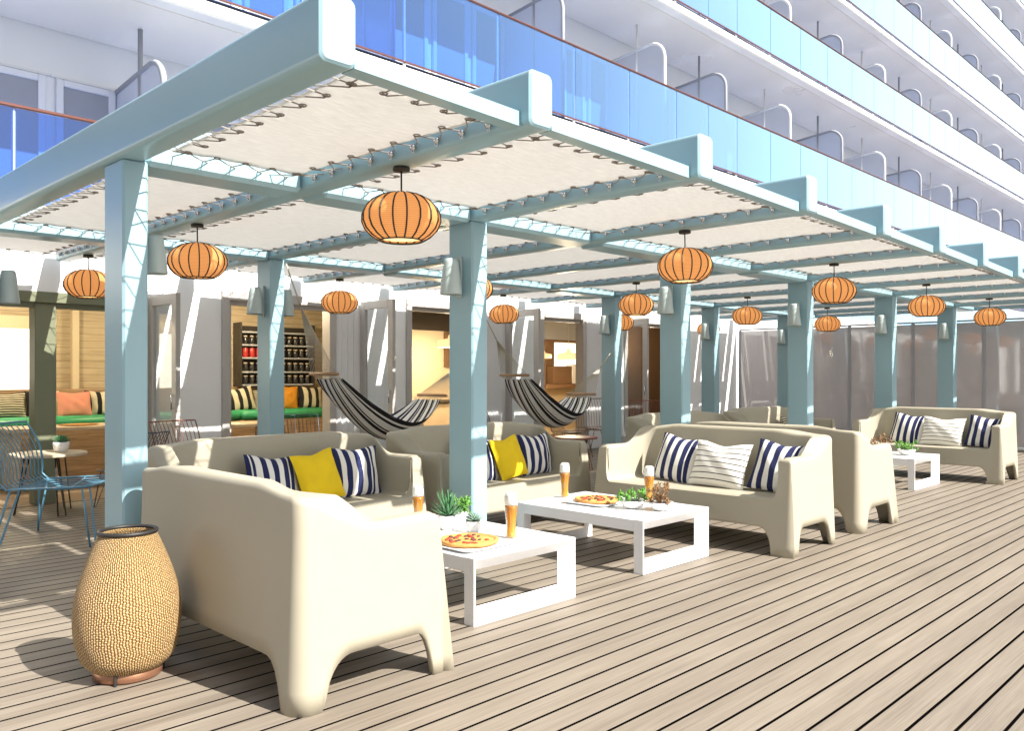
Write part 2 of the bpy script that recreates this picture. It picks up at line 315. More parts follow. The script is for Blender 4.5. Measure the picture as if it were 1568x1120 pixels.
def lantern_mat():
    m, nt, out = nmat('lantern_cloth')
    sp = N(nt, 'ShaderNodeSeparateXYZ'); L(nt, objco(nt), sp.inputs[0])
    wv = mathn(nt, 'SINE', mathn(nt, 'MULTIPLY', sp.outputs[2], 520.0))
    cr = N(nt, 'ShaderNodeMix', data_type='RGBA'); cr.inputs[6].default_value = (0.55, 0.25, 0.08, 1); cr.inputs[7].default_value = (0.70, 0.37, 0.145, 1)
    L(nt, mathn(nt, 'ADD', mathn(nt, 'MULTIPLY', wv, .4), .5), cr.inputs[0])
    d = N(nt, 'ShaderNodeBsdfDiffuse'); t = N(nt, 'ShaderNodeBsdfTranslucent'); L(nt, cr.outputs[2], d.inputs[0]); L(nt, cr.outputs[2], t.inputs[0])
    mx = N(nt, 'ShaderNodeMixShader'); mx.inputs[0].default_value = .45; L(nt, d.outputs[0], mx.inputs[1]); L(nt, t.outputs[0], mx.inputs[2])
    em = N(nt, 'ShaderNodeEmission'); L(nt, cr.outputs[2], em.inputs[0]); em.inputs[1].default_value = 0.30
    ad = N(nt, 'ShaderNodeAddShader'); L(nt, mx.outputs[0], ad.inputs[0]); L(nt, em.outputs[0], ad.inputs[1]); L(nt, ad.outputs[0], out.inputs[0]); return m
M['lantern'] = lantern_mat()
M['glow'] = pmat('lantern_glow', (0.8, 0.6, 0.3), rough=.9, var=.05, emit=(1.0, 0.72, 0.30), estr=0.7)
M['glowwhite'] = pmat('ceiling_light_glow', (0.8, 0.7, 0.5), rough=.9, var=.02, emit=(1.0, 0.80, 0.48), estr=5.0)

# ------------------------------------------------------------------ mesh helpers
class MB:
    def __init__(s): s.v = []; s.f = []; s.uv = {}; s.fl = set()
    def add(s, vs, fs, flat=False):
        o = len(s.v); s.v += [tuple(v) for v in vs]
        for f in fs:
            if flat: s.fl.add(len(s.f))
            s.f.append(tuple(i + o for i in f))
        return o
    def box(s, x0, x1, y0, y1, z0, z1, b=0.0):
        if b <= 0:
            v = [(x, y, z) for z in (z0, z1) for y in (y0, y1) for x in (x0, x1)]
            s.add(v, [(0, 2, 3, 1), (4, 5, 7, 6), (0, 1, 5, 4), (2, 6, 7, 3), (0, 4, 6, 2), (1, 3, 7, 5)], True)
            return
        b = min(b, (x1 - x0) * .49, (y1 - y0) * .49, (z1 - z0) * .49)
        X = (x0, x1); Y = (y0, y1); Z = (z0, z1); vid = {}; vs = []
        for i in (0, 1):
            for j in (0, 1):
                for k in (0, 1):
                    sx, sy, sz = (1 - 2 * i), (1 - 2 * j), (1 - 2 * k)
                    for ax in range(3):
                        p = [X[i] + sx * b, Y[j] + sy * b, Z[k] + sz * b]; p[ax] = (X[i], Y[j], Z[k])[ax]
                        vid[i, j, k, ax] = len(vs); vs.append(p)
        fs = []
        for s_ in (0, 1):
            fs.append([vid[s_, 0, 0, 0], vid[s_, 1, 0, 0], vid[s_, 1, 1, 0], vid[s_, 0, 1, 0]])
            fs.append([vid[0, s_, 0, 1], vid[1, s_, 0, 1], vid[1, s_, 1, 1], vid[0, s_, 1, 1]])
            fs.append([vid[0, 0, s_, 2], vid[1, 0, s_, 2], vid[1, 1, s_, 2], vid[0, 1, s_, 2]])
        for a in (0, 1):
            for c in (0, 1):
                fs.append([vid[a, c, 0, 0], vid[a, c, 1, 0], vid[a, c, 1, 1], vid[a, c, 0, 1]])
                fs.append([vid[a, 0, c, 0], vid[a, 1, c, 0], vid[a, 1, c, 2], vid[a, 0, c, 2]])
                fs.append([vid[0, a, c, 1], vid[1, a, c, 1], vid[1, a, c, 2], vid[0, a, c, 2]])
                for d in (0, 1): fs.append([vid[a, c, d, 0], vid[a, c, d, 1], vid[a, c, d, 2]])
        # orient outward
        cx = Vector(((x0 + x1) / 2, (y0 + y1) / 2, (z0 + z1) / 2)); out = []
        for f in fs:
            P = [Vector(vs[i]) for i in f]; n = (P[1] - P[0]).cross(P[2] - P[0]); c_ = sum(P, Vector()) / len(P)
            out.append(f if n.dot(c_ - cx) > 0 else f[::-1])
        s.add(vs, out, True)
    def tube(s, pts, r, n=6, closed=False, caps=True):
        pts = [Vector(p) for p in pts]; m = len(pts); rings = []
        rs = r if isinstance(r, (list, tuple)) else [r] * m
        prev = None
        for i, p in enumerate(pts):
            if closed: d = pts[(i + 1) % m] - pts[i - 1]
            else: d = pts[min(i + 1, m - 1)] - pts[max(i - 1, 0)]
            d.normalize()
            if prev is None:
                up = Vector((0, 0, 1)) if abs(d.z) < .9 else Vector((1, 0, 0)); a = d.cross(up).normalized()
            else:
                a = (prev - d * prev.dot(d))
                a = a.normalized() if a.length > 1e-6 else d.cross(Vector((0, 0, 1))).normalized()
            prev = a; b = d.cross(a)
            rings.append([p + (a * math.cos(t) + b * math.sin(t)) * rs[i] for t in [2 * math.pi * k / n for k in range(n)]])
        fs = []
        for i in range(m if closed else m - 1):
            j = (i + 1) % m
            for k in range(n):
                k2 = (k + 1) % n; fs.append((i * n + k, i * n + k2, j * n + k2, j * n + k))
        if caps and not closed: fs.append(tuple(range(n))[::-1]); fs.append(tuple((m - 1) * n + k for k in range(n)))
        s.add([v for r_ in rings for v in r_], fs)
    def lathe(s, prof, n=24, cx=0, cy=0, cz=0, cap0=False, cap1=False, uv=False, mod=None):
        o = len(s.v); vs = []
        for (r, z) in prof:
            for k in range(n):
                t = 2 * math.pi * k / n; rr = r * (mod(t, z) if mod else 1)
                vs.append((cx + rr * math.cos(t), cy + rr * math.sin(t), cz + z))
        fs = []
        for i in range(len(prof) - 1):
            for k in range(n):
                k2 = (k + 1) % n; fs.append((i * n + k, i * n + k2, (i + 1) * n + k2, (i + 1) * n + k))
                if uv:
                    s.uv[len(s.f) + len(fs) - 1] = [(k / n, i / (len(prof) - 1)), ((k + 1) / n, i / (len(prof) - 1)), ((k + 1) / n, (i + 1) / (len(prof) - 1)), (k / n, (i + 1) / (len(prof) - 1))]
        if cap0: fs.append(tuple(range(n))[::-1])
        if cap1: fs.append(tuple((len(prof) - 1) * n + k for k in range(n)))
        s.add(vs, fs)
    def ball(s, c, r, n=10, m=6, sz=1.0):
        prof = [(r * math.sin(math.pi * i / m) + 1e-5, -r * sz * math.cos(math.pi * i / m)) for i in range(m + 1)]
        s.lathe(prof, n, *c)
    def grid(s, fn, nu, nv, uv=True, closeu=False):
        vs = [fn(i / nu, j / nv) for j in range(nv + 1) for i in range(nu + 1)]; fs = []
        for j in range(nv):
            for i in range(nu):
                a = j * (nu + 1) + i; fs.append((a, a + 1, a + nu + 2, a + nu + 1))
                if uv: s.uv[len(s.f) + len(fs) - 1] = [(i / nu, j / nv), ((i + 1) / nu, j / nv), ((i + 1) / nu, (j + 1) / nv), (i / nu, (j + 1) / nv)]
        s.add(vs, fs)
    def mesh(s, name, mat, smooth=False):
        me = bpy.data.meshes.new(name); me.from_pydata(s.v, [], s.f)
        mats = mat if isinstance(mat, (list, tuple)) else [mat]
        for m in mats: me.materials.append(m)
        if s.uv:
            ul = me.uv_layers.new(name='UVMap')
            for p in me.polygons:
                if p.index in s.uv:
                    for li, u in zip(p.loop_indices, s.uv[p.index]): ul.data[li].uv = u
        if smooth:
            for p in me.polygons: p.use_smooth = p.index not in s.fl
        me.update(); return me
    def build(s, name, mat, parent=None, smooth=False, loc=(0, 0, 0), rz=0):
        return link(name, s.mesh(name, mat, smooth), parent, loc, rz)

def link(name, me, parent=None, loc=(0, 0, 0), rz=0):
    o = bpy.data.objects.new(name, me); COL.objects.link(o); o.location = loc; o.rotation_euler = (0, 0, rz)
    if parent is not None: o.parent = parent
    return o
def tag(o, label, cat=None, group=None, kind=None):
    if label: o['label'] = label
    if cat: o['category'] = cat
    if group: o['group'] = group
    if kind: o['kind'] = kind
    return o
def thing(name, label, cat, loc=(0, 0, 0), rz=0, group=None):
    o = bpy.data.objects.new(name, None); COL.objects.link(o); o.location = loc; o.rotation_euler = (0, 0, rz); o.empty_display_size = .1
    return tag(o, label, cat, group)
KIDS = {}
def dup(o, loc, rz=0, label=None, scale=None, parent=None, tilt=None):
    c = o.copy(); COL.objects.link(c); c.location = loc; c.rotation_euler = (tilt[0] if tilt else 0, tilt[1] if tilt else 0, rz)
    if label: c['label'] = label
    if scale: c.scale = scale if isinstance(scale, (tuple, list)) else (scale,) * 3
    def rec(src, dst):
        for ch in src.children:
            d = ch.copy(); COL.objects.link(d); d.parent = dst; rec(ch, d)
    rec(o, c); return c
def autosmooth(o, ang=40):
    me = o.data
    for p in me.polygons: p.use_smooth = True
    try: me.set_sharp_from_angle(angle=R(ang))
    except Exception: pass

# ------------------------------------------------------------------ setting: deck, sea
b = MB(); b.box(-14, 75, -7, 11.2, -0.3, 0.0); tag(b.build('deck', M['deck']), None, kind='structure')
b = MB(); b.box(-14, 75, 11.2, 17, -0.3, 0.006); tag(b.build('interior_floor', M['intfloor']), None, kind='structure')
b = MB(); b.add([(-3000, -4000, -16), (4000, -4000, -16), (4000, 4000, -16), (-3000, 4000, -16)], [(0, 1, 2, 3)]); tag(b.build('sea', M['sea']), None, kind='structure')

# ------------------------------------------------------------------ pergola
XB = [1.98, 3.30, 5.0, 6.68, 8.35, 10.0, 11.65, 13.3, 14.95, 16.6, 18.25, 19.6]
BW = 0.19; YE = 3.10; YC = 5.40; YR = 8.90; CW = .34; ZB = 2.96; ZT = 3.27; YEND = 10.95; ZC = 3.035
pergola = thing('pergola', 'long pale teal pergola with square posts shading the sofa lounge', 'pergola', (XB[0], YC, 0))
def P(o): o.location = (-XB[0], -YC, 0); o.parent = pergola; return o
def beam_mesh(x, w):
    """cross beam with rounded lower front corner, long along Y"""
    b = MB(); pts = []
    r = .035
    prof = []
    for (cx, cz, a0) in ((w - r, ZT - r, 0), (r, ZT - r, 90), (r, ZB + r, 180), (w - r, ZB + r, 270)):
        for k in range(5):
            a = R(a0 + k * 22.5); prof.append((cx + r * math.cos(a), cz + r * math.sin(a)))
    n = len(prof); vs = []
    for (y, inset) in ((YE, .012), (YE + .012, 0), (YEND - .02, 0), (YEND, .02)):
        for (px, pz) in prof:
            cx, cz = w / 2, (ZB + ZT) / 2
            vs.append((x + cx + (px - cx) * (1 - inset * 2 / w), y, cz + (pz - cz) * (1 - inset * 2 / (ZT - ZB))))
    fs = []
    for j in range(3):
        for k in range(n):
            k2 = (k + 1) % n; fs.append((j * n + k, (j + 1) * n + k, (j + 1) * n + k2, j * n + k2))
    fs.append(tuple(range(n))); fs.append(tuple(3 * n + k for k in range(n))[::-1])
    b.add(vs, fs); return b
boltm = MB(); boltm.ball((-.018, 0, 0), .022, 10, 6); boltm.lathe([(.001, 0), (.016, 0), (.016, .02), (.001, .02)], 8)
boltm.tube([(-.02, .014 * math.cos(a), -.022 + .014 * math.sin(a)) for a in [R(k * 45) for k in range(8)]], .0035, 5, closed=True)
bolt_me = boltm.mesh('bolt', M['steel'], True)
YS = []
for (a, c) in ((3.35, 5.28), (5.88, 8.78), (9.38, 10.78)):
    n = int(round((c - a) / .245)); YS.append([a + .06 + (c - a - .12) * k / n for k in range(n + 1)])
stuffb = MB(); nb = 0
for i, x in enumerate(XB):
    bm = P(beam_mesh(x, BW).build('cross_beam', M['teal'])); autosmooth(bm, 35)
    if i == 0: continue
    for row, ys in enumerate(YS):
        for y in ys:
            if nb < 98 and i <= 4:
                o = link('bolt', bolt_me, bm, (x, y, ZC - .015)); nb += 1
            else: stuffb.ball((x - .015, y, ZC - .015), .02, 6, 4)
o = P(stuffb.build('bolt', M['steel'], smooth=True)); o['kind'] = 'stuff'
XCOL = [XB[i] + .0 for i in (0, 2, 4, 6, 8, 10)]
for row, yc in enumerate((YC, YR)):
    for x in XCOL:
        b = MB(); b.box(x + .012 + (.03 if x < 2.2 else 0), x + BW + .012, yc + .01, yc + CW - .01, 0, ZB + .004, .014)
        o = P(b.build('column', M['teal'])); 
    # longitudinal beam, in pieces between the cross beams
    for i in range(len(XB) - 1):
        b = MB(); b.box(XB[i] + BW - .004, XB[i + 1] + .004, yc, yc + CW, ZB - .02, ZT - .03, .03); P(b.build('long_beam', M['teal']))
for i in range(len(XB) - 1):     # channel along the outer edge of each bay
    x0, x1 = XB[i] + BW - .01, XB[i + 1] + .01
    b = MB()
    y0, y1 = YE + .004, YE + .075
    b.add([(x0, y0, ZB + .005), (x1, y1, ZB + .005), (x1, y1, ZB + .085), (x0, y0, ZB + .085), (x0, y0 + .1, ZB + .005), (x1, y1 + .1, ZB + .005), (x1, y1 + .1, ZB + .085), (x0, y0 + .1, ZB + .085)],
          [(0, 1, 2, 3), (5, 4, 7, 6), (3, 2, 6, 7), (1, 0, 4, 5), (0, 3, 7, 4), (1, 5, 6, 2)])
    P(b.build('edge_channel', M['teal']))

# ------------------------------------------------------------------ canvas sunshades, laced to the frame
rg = MB(); rg.tube([(.020 * math.cos(a), .020 * math.sin(a), 0) for a in [R(k * 36) for k in range(10)]], .0045, 5, closed=True); ring_me = rg.mesh('eyelet_ring', M['rope'], True)
ORD = ['first', 'second', 'third', 'fourth', 'fifth', 'sixth', 'seventh', 'eighth', 'ninth', 'tenth', 'eleventh', 'twelfth']
ROWN = ['outer row', 'middle row between the posts', 'inner row by the wall']
for i in range(len(XB) - 1):
    for row, (ya, yb) in enumerate(((3.33, 5.28), (5.86, 8.78), (9.36, 10.80))):
        x0, x1 = XB[i] + BW + .115, XB[i + 1] - .095
        t = thing('sunshade_canvas', 'cream canvas sunshade in the %s bay from the near end, %s' % (ORD[i], ROWN[row]), 'sunshade', ((x0 + x1) / 2, (ya + yb) / 2, ZC), 0, 'canvas sunshades laced under the pergola')
        w, l = (x1 - x0), (yb - ya)
        b = MB()
        def cf(u, v, w=w, l=l):
            x, y = (u - .5), (v - .5)
            e = .035
            xs = x * (w - e * (1 - (2 * y) ** 2) * 1.0 * abs(2 * x)); ys = y * (l - e * (1 - (2 * x) ** 2) * abs(2 * y))
            return (xs, ys, -.02 * math.cos(math.pi * x) * math.cos(math.pi * y) + .004 * math.sin(9 * u + 5 * v + i) + .0045 * math.sin(v * l / .245 * 6.283) * abs(2 * x) ** 8 + .0045 * math.sin(u * w / .22 * 6.283) * abs(2 * y) ** 8)
        b.grid(cf, 26, 26, uv=False)
        co = b.build('cloth', M['canvas'], t, smooth=True); sm = co.modifiers.new('s', 'SOLIDIFY'); sm.thickness = .004
        # edge hem
        e = MB(); hem = [cf(k / 10, 0) for k in range(10)] + [cf(1, k / 10) for k in range(10)] + [cf(1 - k / 10, 1) for k in range(10)] + [cf(0, 1 - k / 10) for k in range(10)]
        e.tube([(p[0], p[1], p[2] - .002) for p in hem], .007, 5, closed=True); e.build('hem', M['canvas'], t, True)
        # rope lacing: eyelets in the cloth, V shaped rope out to the frame
        g = MB(); r = MB(); n = 4 if i > 5 else 5
        def lace(p, d, tx, ty, gap):
            """p eyelet on cloth edge, d outward unit, t tangent"""
            ex, ey = p[0] - d[0] * .075, p[1] - d[1] * .075; z = -.018
            hx, hy = p[0] + d[0] * gap, p[1] + d[1] * gap
            if i < 2: link('eyelet_ring', ring_me, t, (ex, ey, z))
            elif i < 7: g.tube([(ex + .019 * math.cos(a), ey + .019 * math.sin(a), z) for a in [R(k * 60) for k in range(6)]], .0045, 4, closed=True)
            s_ = .05
            r.tube([(hx - tx * s_ * 0.2, hy - ty * s_ * .2, -.01), (ex - tx * .012, ey - ty * .012, z - .006), (ex + tx * .02, ey + ty * .02, z - .008), (p[0] + tx * .10 + d[0] * .01, p[1] + ty * .10 + d[1] * .01, -.02), (hx + tx * .225, hy + ty * .225, -.01)], .0040, n, caps=False)
        ny = len(YS[row]); 
        for y in YS[row][:]:
            yy = y - (ya + yb) / 2
            if abs(yy) < l / 2 - .02:
                lace((w / 2, yy), (1, 0), 0, 1 if yy < l / 2 - .3 else -.5, .09); lace((-w / 2, yy), (-1, 0), 0, 1 if yy < l / 2 - .3 else -.5, .11)
        nx = max(3, int(round(w / .22)))
        for k in range(nx + 1):
            xx = -w / 2 + .06 + (w - .12) * k / nx
            lace((xx, -l / 2), (0, -1), 1 if k < nx else -.5, 0, .14 if row == 0 else .12); lace((xx, l / 2), (0, 1), 1 if k < nx else -.5, 0, .12)
        r.build('lacing_rope', M['rope'], t, True)
        if 2 <= i < 7: g.build('eyelet_ring', M['rope'], t, True)['kind'] = 'stuff'

# ------------------------------------------------------------------ lanterns
def lantern_proto():
    t = thing('lantern', '', 'lantern', group='oval ribbed lanterns hanging from the pergola')
    Rr, H = .255, .165
    def rad(a): return Rr * (math.cos(a) ** .9 if math.cos(a) > 0 else 0)
    prof = []
    for k in range(17):
        a = R(-58 + k * (58 + 76) / 16); prof.append((Rr * math.cos(a) ** .95, H * math.sin(a) / math.sin(R(76))))
    b = MB(); b.lathe(prof, 40, mod=lambda t_, z: 1 - .018 * abs(math.cos(9 * t_)) ** 6)
    b.build('shade', M['lantern'], t, True)
    rb = MB()
    for k in range(18):
        th = 2 * math.pi * k / 18
        rb.tube([((r_ + .003) * math.cos(th), (r_ + .003) * math.sin(th), z) for (r_, z) in prof[::2]], .0058, 5)
    r0, z0 = prof[0]
    rb.tube([(r0 * math.cos(a), r0 * math.sin(a), z0) for a in [R(k * 12) for k in range(30)]], .007, 5, closed=True)
    rb.build('rib', M['black'], t, True)
    d = MB(); d.lathe([(.001, z0 + .014), (r0 - .012, z0 + .014)], 24); d.build('bottom_diffuser', M['glow'], t)
    c = MB(); c.tube([(0, 0, H - .01), (0, 0, .325)], .006, 6); c.lathe([(.055, .312), (.058, .325), (.05, .345), (.001, .345)], 16, cap0=True); c.build('stem', M['black'], t, True)
    return t
lan = lantern_proto(); first = True
xs = [XB[1], XB[3], XB[5], XB[7], XB[9]]
names = ['front', 'middle', 'rear']
for row, (y, zz) in enumerate(((4.35, 2.62), (7.33, 2.62), (10.1, 2.62))):
    for k, x in enumerate(xs):
        lab = 'orange ribbed oval lantern, %s from the near end in the %s row of hanging lanterns' % (ORD[k], names[row])
        loc = (x + BW / 2, y, zz)
        if first: lan.location = loc; lan['label'] = lab; first = False
        else: dup(lan, loc, R(random.uniform(0, 20)), lab, tilt=(R(random.uniform(-1.8, 1.8)), R(random.uniform(-1.8, 1.8))))

# ------------------------------------------------------------------ wall lamps on the posts
wl = thing('wall_lamp', '', 'wall lamp', group='pale cone lamps fixed to the posts')
b = MB(); b.lathe([(.075, -.15), (.096, -.165), (.100, -.155), (.068, .12), (.058, .155), (.001, .16)], 20, cx=-.11); b.build('shade', M['lamppaint'], wl, True)
b = MB(); b.lathe([(.001, -.15), (.055, -.15)], 14, cx=-.11); b.build('bulb_cover', M['pot'], wl)
b = MB(); b.box(-.022, -.002, -.035, .035, -.19, .18, .006); b.box(-.06, -.02, -.02, .02, -.03, .05, .005); b.build('bracket', M['lamppaint'], wl)
lamps = []
for ci, x in enumerate(XCOL):
    if ci > 0: lamps.append(((x + .012, YC + .17, 2.47), 0, 'pale cone wall lamp on the %s post of the front line' % ORD[ci]))
    lamps.append(((x + .012, YR + .17, 2.47), 0, 'pale cone wall lamp on the %s post of the rear line' % ORD[ci]))
lamps.append(((XCOL[0] + BW + .044, YC + .2, 2.40), R(180), 'pale cone wall lamp on the far side of the nearest big post'))
lamps.append(((XCOL[0] + BW + .044, YR + .17, 2.44), R(180), 'wall lamp cut by the left edge of the view'))
lamps.append(((XCOL[1] + BW + .014, YR + .17, 2.47), R(180), 'pale cone wall lamp facing the striped hammock on a rear post'))
for k, (loc, rz, lab) in enumerate(lamps):
    if k == 0: wl.location = loc; wl.rotation_euler.z = rz; wl['label'] = lab
    else: dup(wl, loc, rz, lab, .8 if 'far side' in lab else None)

# ------------------------------------------------------------------ sofas
def smooth01(t): t = max(0, min(1, t)); return t * t * (3 - 2 * t)
def sofa_mesh(W=2.15, D=.87):
    hb, ha, hs, t, tb = 1.03, .845, .50, .115, .15
    rf, rb, rbi = .025, .065, .15; bh = .24
    pts = []    # ox, oy, nx, ny, h, ix, iy, bottom
    xf = W / 2; yf = -D / 2; yb = D / 2; xi = xf - t; yi = yb - tb
    def arch(d, wl, bh=bh, r=.13):
        if d < wl: return 0.0
        q = min(1, (d - wl) / r); return bh * math.sqrt(max(0, 1 - (1 - q) ** 2)) if q < 1 else bh
    half = []
    n1 = 22
    xs_ = [xi * k / n1 for k in range(n1)]
    xs_ = [x for x in xs_ if x < xi - .11] + [xi - .10 + .1 * k / 12 for k in range(13)]
    for x in xs_:
        q = (x - (xi - .085)) / .085
        h = hs if q <= 0 else hs + (ha - hs) * (1 - (1 - min(1, q) ** 3.2) ** .42)
        half.append((x, yf, 0, -1, h, x, yf + .04, arch(xf - x, .16, r=.12)))
    for k in range(1, 5): 
        x = xi + (xf - rf - xi) * k / 4; half.append((x, yf, 0, -1, ha, xi, yf + .04, arch(xf - x, .16, r=.12)))
    for k in range(1, 7):
        a = R(-90 + 90 * k / 6); half.append((xf - rf + rf * math.cos(a), yf + rf + rf * math.sin(a), math.cos(a), math.sin(a), ha, xi, yf + .04, 0))
    n4 = 34
    for k in range(1, n4):
        q = k / n4; y = yf + rf + (yb - rb - yf - rf) * q
        hh = ha + .015 * (1 - q) + (hb - ha) * smooth01((y - (yb - .44)) / .50)
        half.append((xf, y, 1, 0, hh, xi, yf + .04 + (yi - rbi - yf - .04) * q, min(arch(y - yf, .08, r=.09), arch(yb - y, .13, r=.16))))
    for k in range(0, 13):
        a = R(90 * k / 12); hh = hb
        y = yb - rb + rb * math.sin(a)
        hh = ha + (hb - ha) * smooth01((y - (yb - .44)) / .50)
        half.append((xf - rb + rb * math.cos(a), y, math.cos(a), math.sin(a), hh, xi - rbi + rbi * math.cos(a), yi - rbi + rbi * math.sin(a), 0))
    for k in range(1, 25):
        x = (xf - rb) * (1 - k / 24); half.append((x, yb, 0, 1, ha + (hb - ha) * smooth01(.44 / .50) + .035 * smooth01(k / 9), x * (xi - rbi) / (xf - rb), yi, arch(xf - x, .12, r=.14)))
    loop = half + [(-p[0], p[1], -p[2], p[3], p[4], -p[5], p[6], p[7]) for p in half[-2:0:-1]]
    rows = []
    B = MB(); n = len(loop)
    NW = 9
    for (ox, oy, nx, ny, h, ix, iy, bt) in loop:
        d = Vector((ix - ox, iy - oy)); dist = max(d.length, 1e-4); dn = d / dist; r = min(.038, dist * .42)
        c = []
        kb = .085 if ny < -.5 else .03
        def batter(z): return kb * (1 - min(1, z / .85))
        for j in range(NW + 1):
            z = bt + (h - r - bt) * j / NW; o_ = batter(z); c.append((ox + nx * o_, oy + ny * o_, z))
        bo = batter(h - r)
        for j in range(1, 5):
            a = R(90 * j / 4); c.append((ox + nx * bo * (1 - j / 4) + dn.x * r * (1 - math.cos(a)), oy + ny * bo * (1 - j / 4) + dn.y * r * (1 - math.cos(a)), h - r + r * math.sin(a)))
        for j in range(0, 5):
            a = R(90 * j / 4); c.append((ix - dn.x * r * (1 - math.sin(a)), iy - dn.y * r * (1 - math.sin(a)), h - r + r * math.cos(a)))
        zs = .485
        inn = (-(ix) * 0.0, 0)
        dirx, diry = (0 - ix), (0 - iy); dl = math.hypot(dirx, diry) or 1; dirx /= dl; diry /= dl
        zz = max(zs, 0)
        hi = h - r
        for j in range(1, 5): c.append((ix + nx * 0 + dirx * .01 * j / 4, iy + diry * .01 * j / 4, hi + (zz + .05 - hi) * j / 4 if hi > zz + .05 else hi + (zz - hi) * j / 4 * .3))
        z5 = c[-1][2]
        for j in range(1, 4):
            a = R(90 * j / 3); c.append((ix + dirx * (.01 + .05 * (1 - math.cos(a))), iy + diry * (.01 + .05 * (1 - math.cos(a))), z5 + (zz - z5) * math.sin(a)))
        rows.append(c)
    m = len(rows[0]); vs = [p for c in rows for p in c]; fs = []
    for i in range(n):
        j = (i + 1) % n
        for k in range(m - 1): fs.append((i * m + k, j * m + k, j * m + k + 1, i * m + k + 1))
    B.add(vs, fs)
    # seat: ring to centre
    o2 = B.add([(rows[i][-1][0] * .5, rows[i][-1][1] * .5 + .0, .478) for i in range(n)] + [(0, 0, .476)], [])
    base = 0
    for i in range(n):
        j = (i + 1) % n
        B.f.append((i * m + m - 1, j * m + m - 1, o2 + j, o2 + i)); B.f.append((o2 + i, o2 + j, o2 + n))
    me = B.mesh('body', M['sofa'], True)
    try: me.set_sharp_from_angle(angle=R(50))
    except Exception: pass
    return me
sofa_me = sofa_mesh(); sofa_meA = sofa_mesh(W=1.85)
def sofa(x, y, rz, lab, me=sofa_me):
    t = thing('sofa', lab, 'sofa', (x, y, 0), rz, 'moulded plastic sofas around the white tables')
    o = link('body', me, t); sm = o.modifiers.new('s', 'SOLIDIFY'); sm.thickness = .035; sm.offset = -1
    return t
FX, FNX, FNY = R(90), R(-90), 0
sofa(2.04 + .46, 3.36 + .925 + .06, FX, 'cream moulded sofa in the foreground seen from behind, next to the wicker lantern', sofa_meA)
sofa(3.78, 6.35, FNY, 'moulded sofa with one yellow and two striped pillows behind the nearest white table')
sofa(6.12, 6.32, FNY, 'moulded sofa with a yellow pillow, just right of the second front post')
sofa(7.33, 4.42, FNX, 'moulded sofa holding three navy and white pillows beside the second white table')
sofa(8.79, 4.42, FX, 'cream moulded sofa standing back to back behind the three pillow sofa')
sofa(10.12, 6.32, FNY, 'moulded sofa half hidden behind the third front post')
sofa(12.62, 6.32, FNY, 'moulded sofa with a small black and white pillow in the far group')
sofa(13.98, 4.46, FNX, 'farthest moulded sofa with three navy and white pillows by the smoked screen')

# ------------------------------------------------------------------ pillows
def pillow_mesh(w, h, th, mat, sag=.05, seed=1):
    rnd = random.Random(seed); b = MB(); ph = [rnd.uniform(0, 6) for _ in range(4)]
    def fn(side):
        def f(u, v):
            a, c = 2 * u - 1, 2 * v - 1
            x = a * w / 2 * (1 - .07 * (1 - c * c)); z = c * h / 2 * (1 - .05 * (1 - a * a))
            if c > 0: z -= sag * h * math.exp(-(a * 2.2) ** 2) * c
            k = max(0, (1 - a * a)) ** .55 * max(0, (1 - c * c)) ** .55
            y = side * th / 2 * k + .006 * math.sin(7 * a + ph[0]) * math.sin(6 * c + ph[1]) * k * side
            y += .003 * math.sin(7 * (a + c) + ph[2]) * k
            return (x, y, z + h / 2)
        return f
    b.grid(fn(-1), 18, 18)
    o = len(b.f)
    b.grid(fn(1), 18, 18)
    for i in range(o, len(b.f)):
        b.f[i] = b.f[i][::-1]; b.uv[i] = b.uv[i][::-1]
    return b.mesh('pillow', mat, True)
PM = {'s': pillow_mesh(.50, .46, .17, M['stripe'], seed=1), 's2': pillow_mesh(.50, .46, .17, M['stripe2'], seed=2), 'y': pillow_mesh(.48, .46, .18, M['yellow'], .05, seed=3),
      't': pillow_mesh(.58, .44, .17, M['thin'], .08, seed=4), 'bw': pillow_mesh(.5, .42, .16, M['bwstripe'], seed=5), 'bt': pillow_mesh(.42, .32, .14, M['bwthin'], seed=6),
      'p': pillow_mesh(.46, .36, .15, M['pink'], .04, seed=7), 'o': pillow_mesh(.4, .42, .14, M['orange'], seed=8)}
def pillow(kind, x, y, z, face, lab, lean=16, roll=0, sc=1.0):
    o = link('pillow', PM[kind], None, (x, y, z)); o.rotation_euler = (Matrix.Rotation(face, 3, 'Z') @ Matrix.Rotation(-R(lean), 3, 'X') @ Matrix.Rotation(R(roll), 3, 'Y')).to_euler()
    o.scale = (sc,) * 3
    return tag(o, lab, 'pillow', 'pillows on the sofas and bench')
ZS = .478
pillow('s', 3.60, 6.31, ZS, FNY, 'navy and white striped pillow left of the yellow one, behind the nearest sofa', 22, 6)
pillow('y', 4.05, 6.24, ZS + .01, R(8), 'yellow pillow between two striped ones, behind the nearest sofa', 20, -6)
pillow('s2', 4.46, 6.33, ZS, FNY, 'upright navy and white striped pillow right of the yellow one on the nearer sofa', 12, 0)
pillow('s', 5.98, 6.30, ZS, FNY, 'navy and white striped pillow partly hidden by the second front post', 20, 4)
pillow('y', 6.40, 6.22, ZS + .01, R(6), 'yellow pillow right of the second front post', 20, -6)
pillow('s2', 6.84, 6.30, ZS, FNY, 'navy and white striped pillow right of the yellow one on the farther sofa', 12, 0)
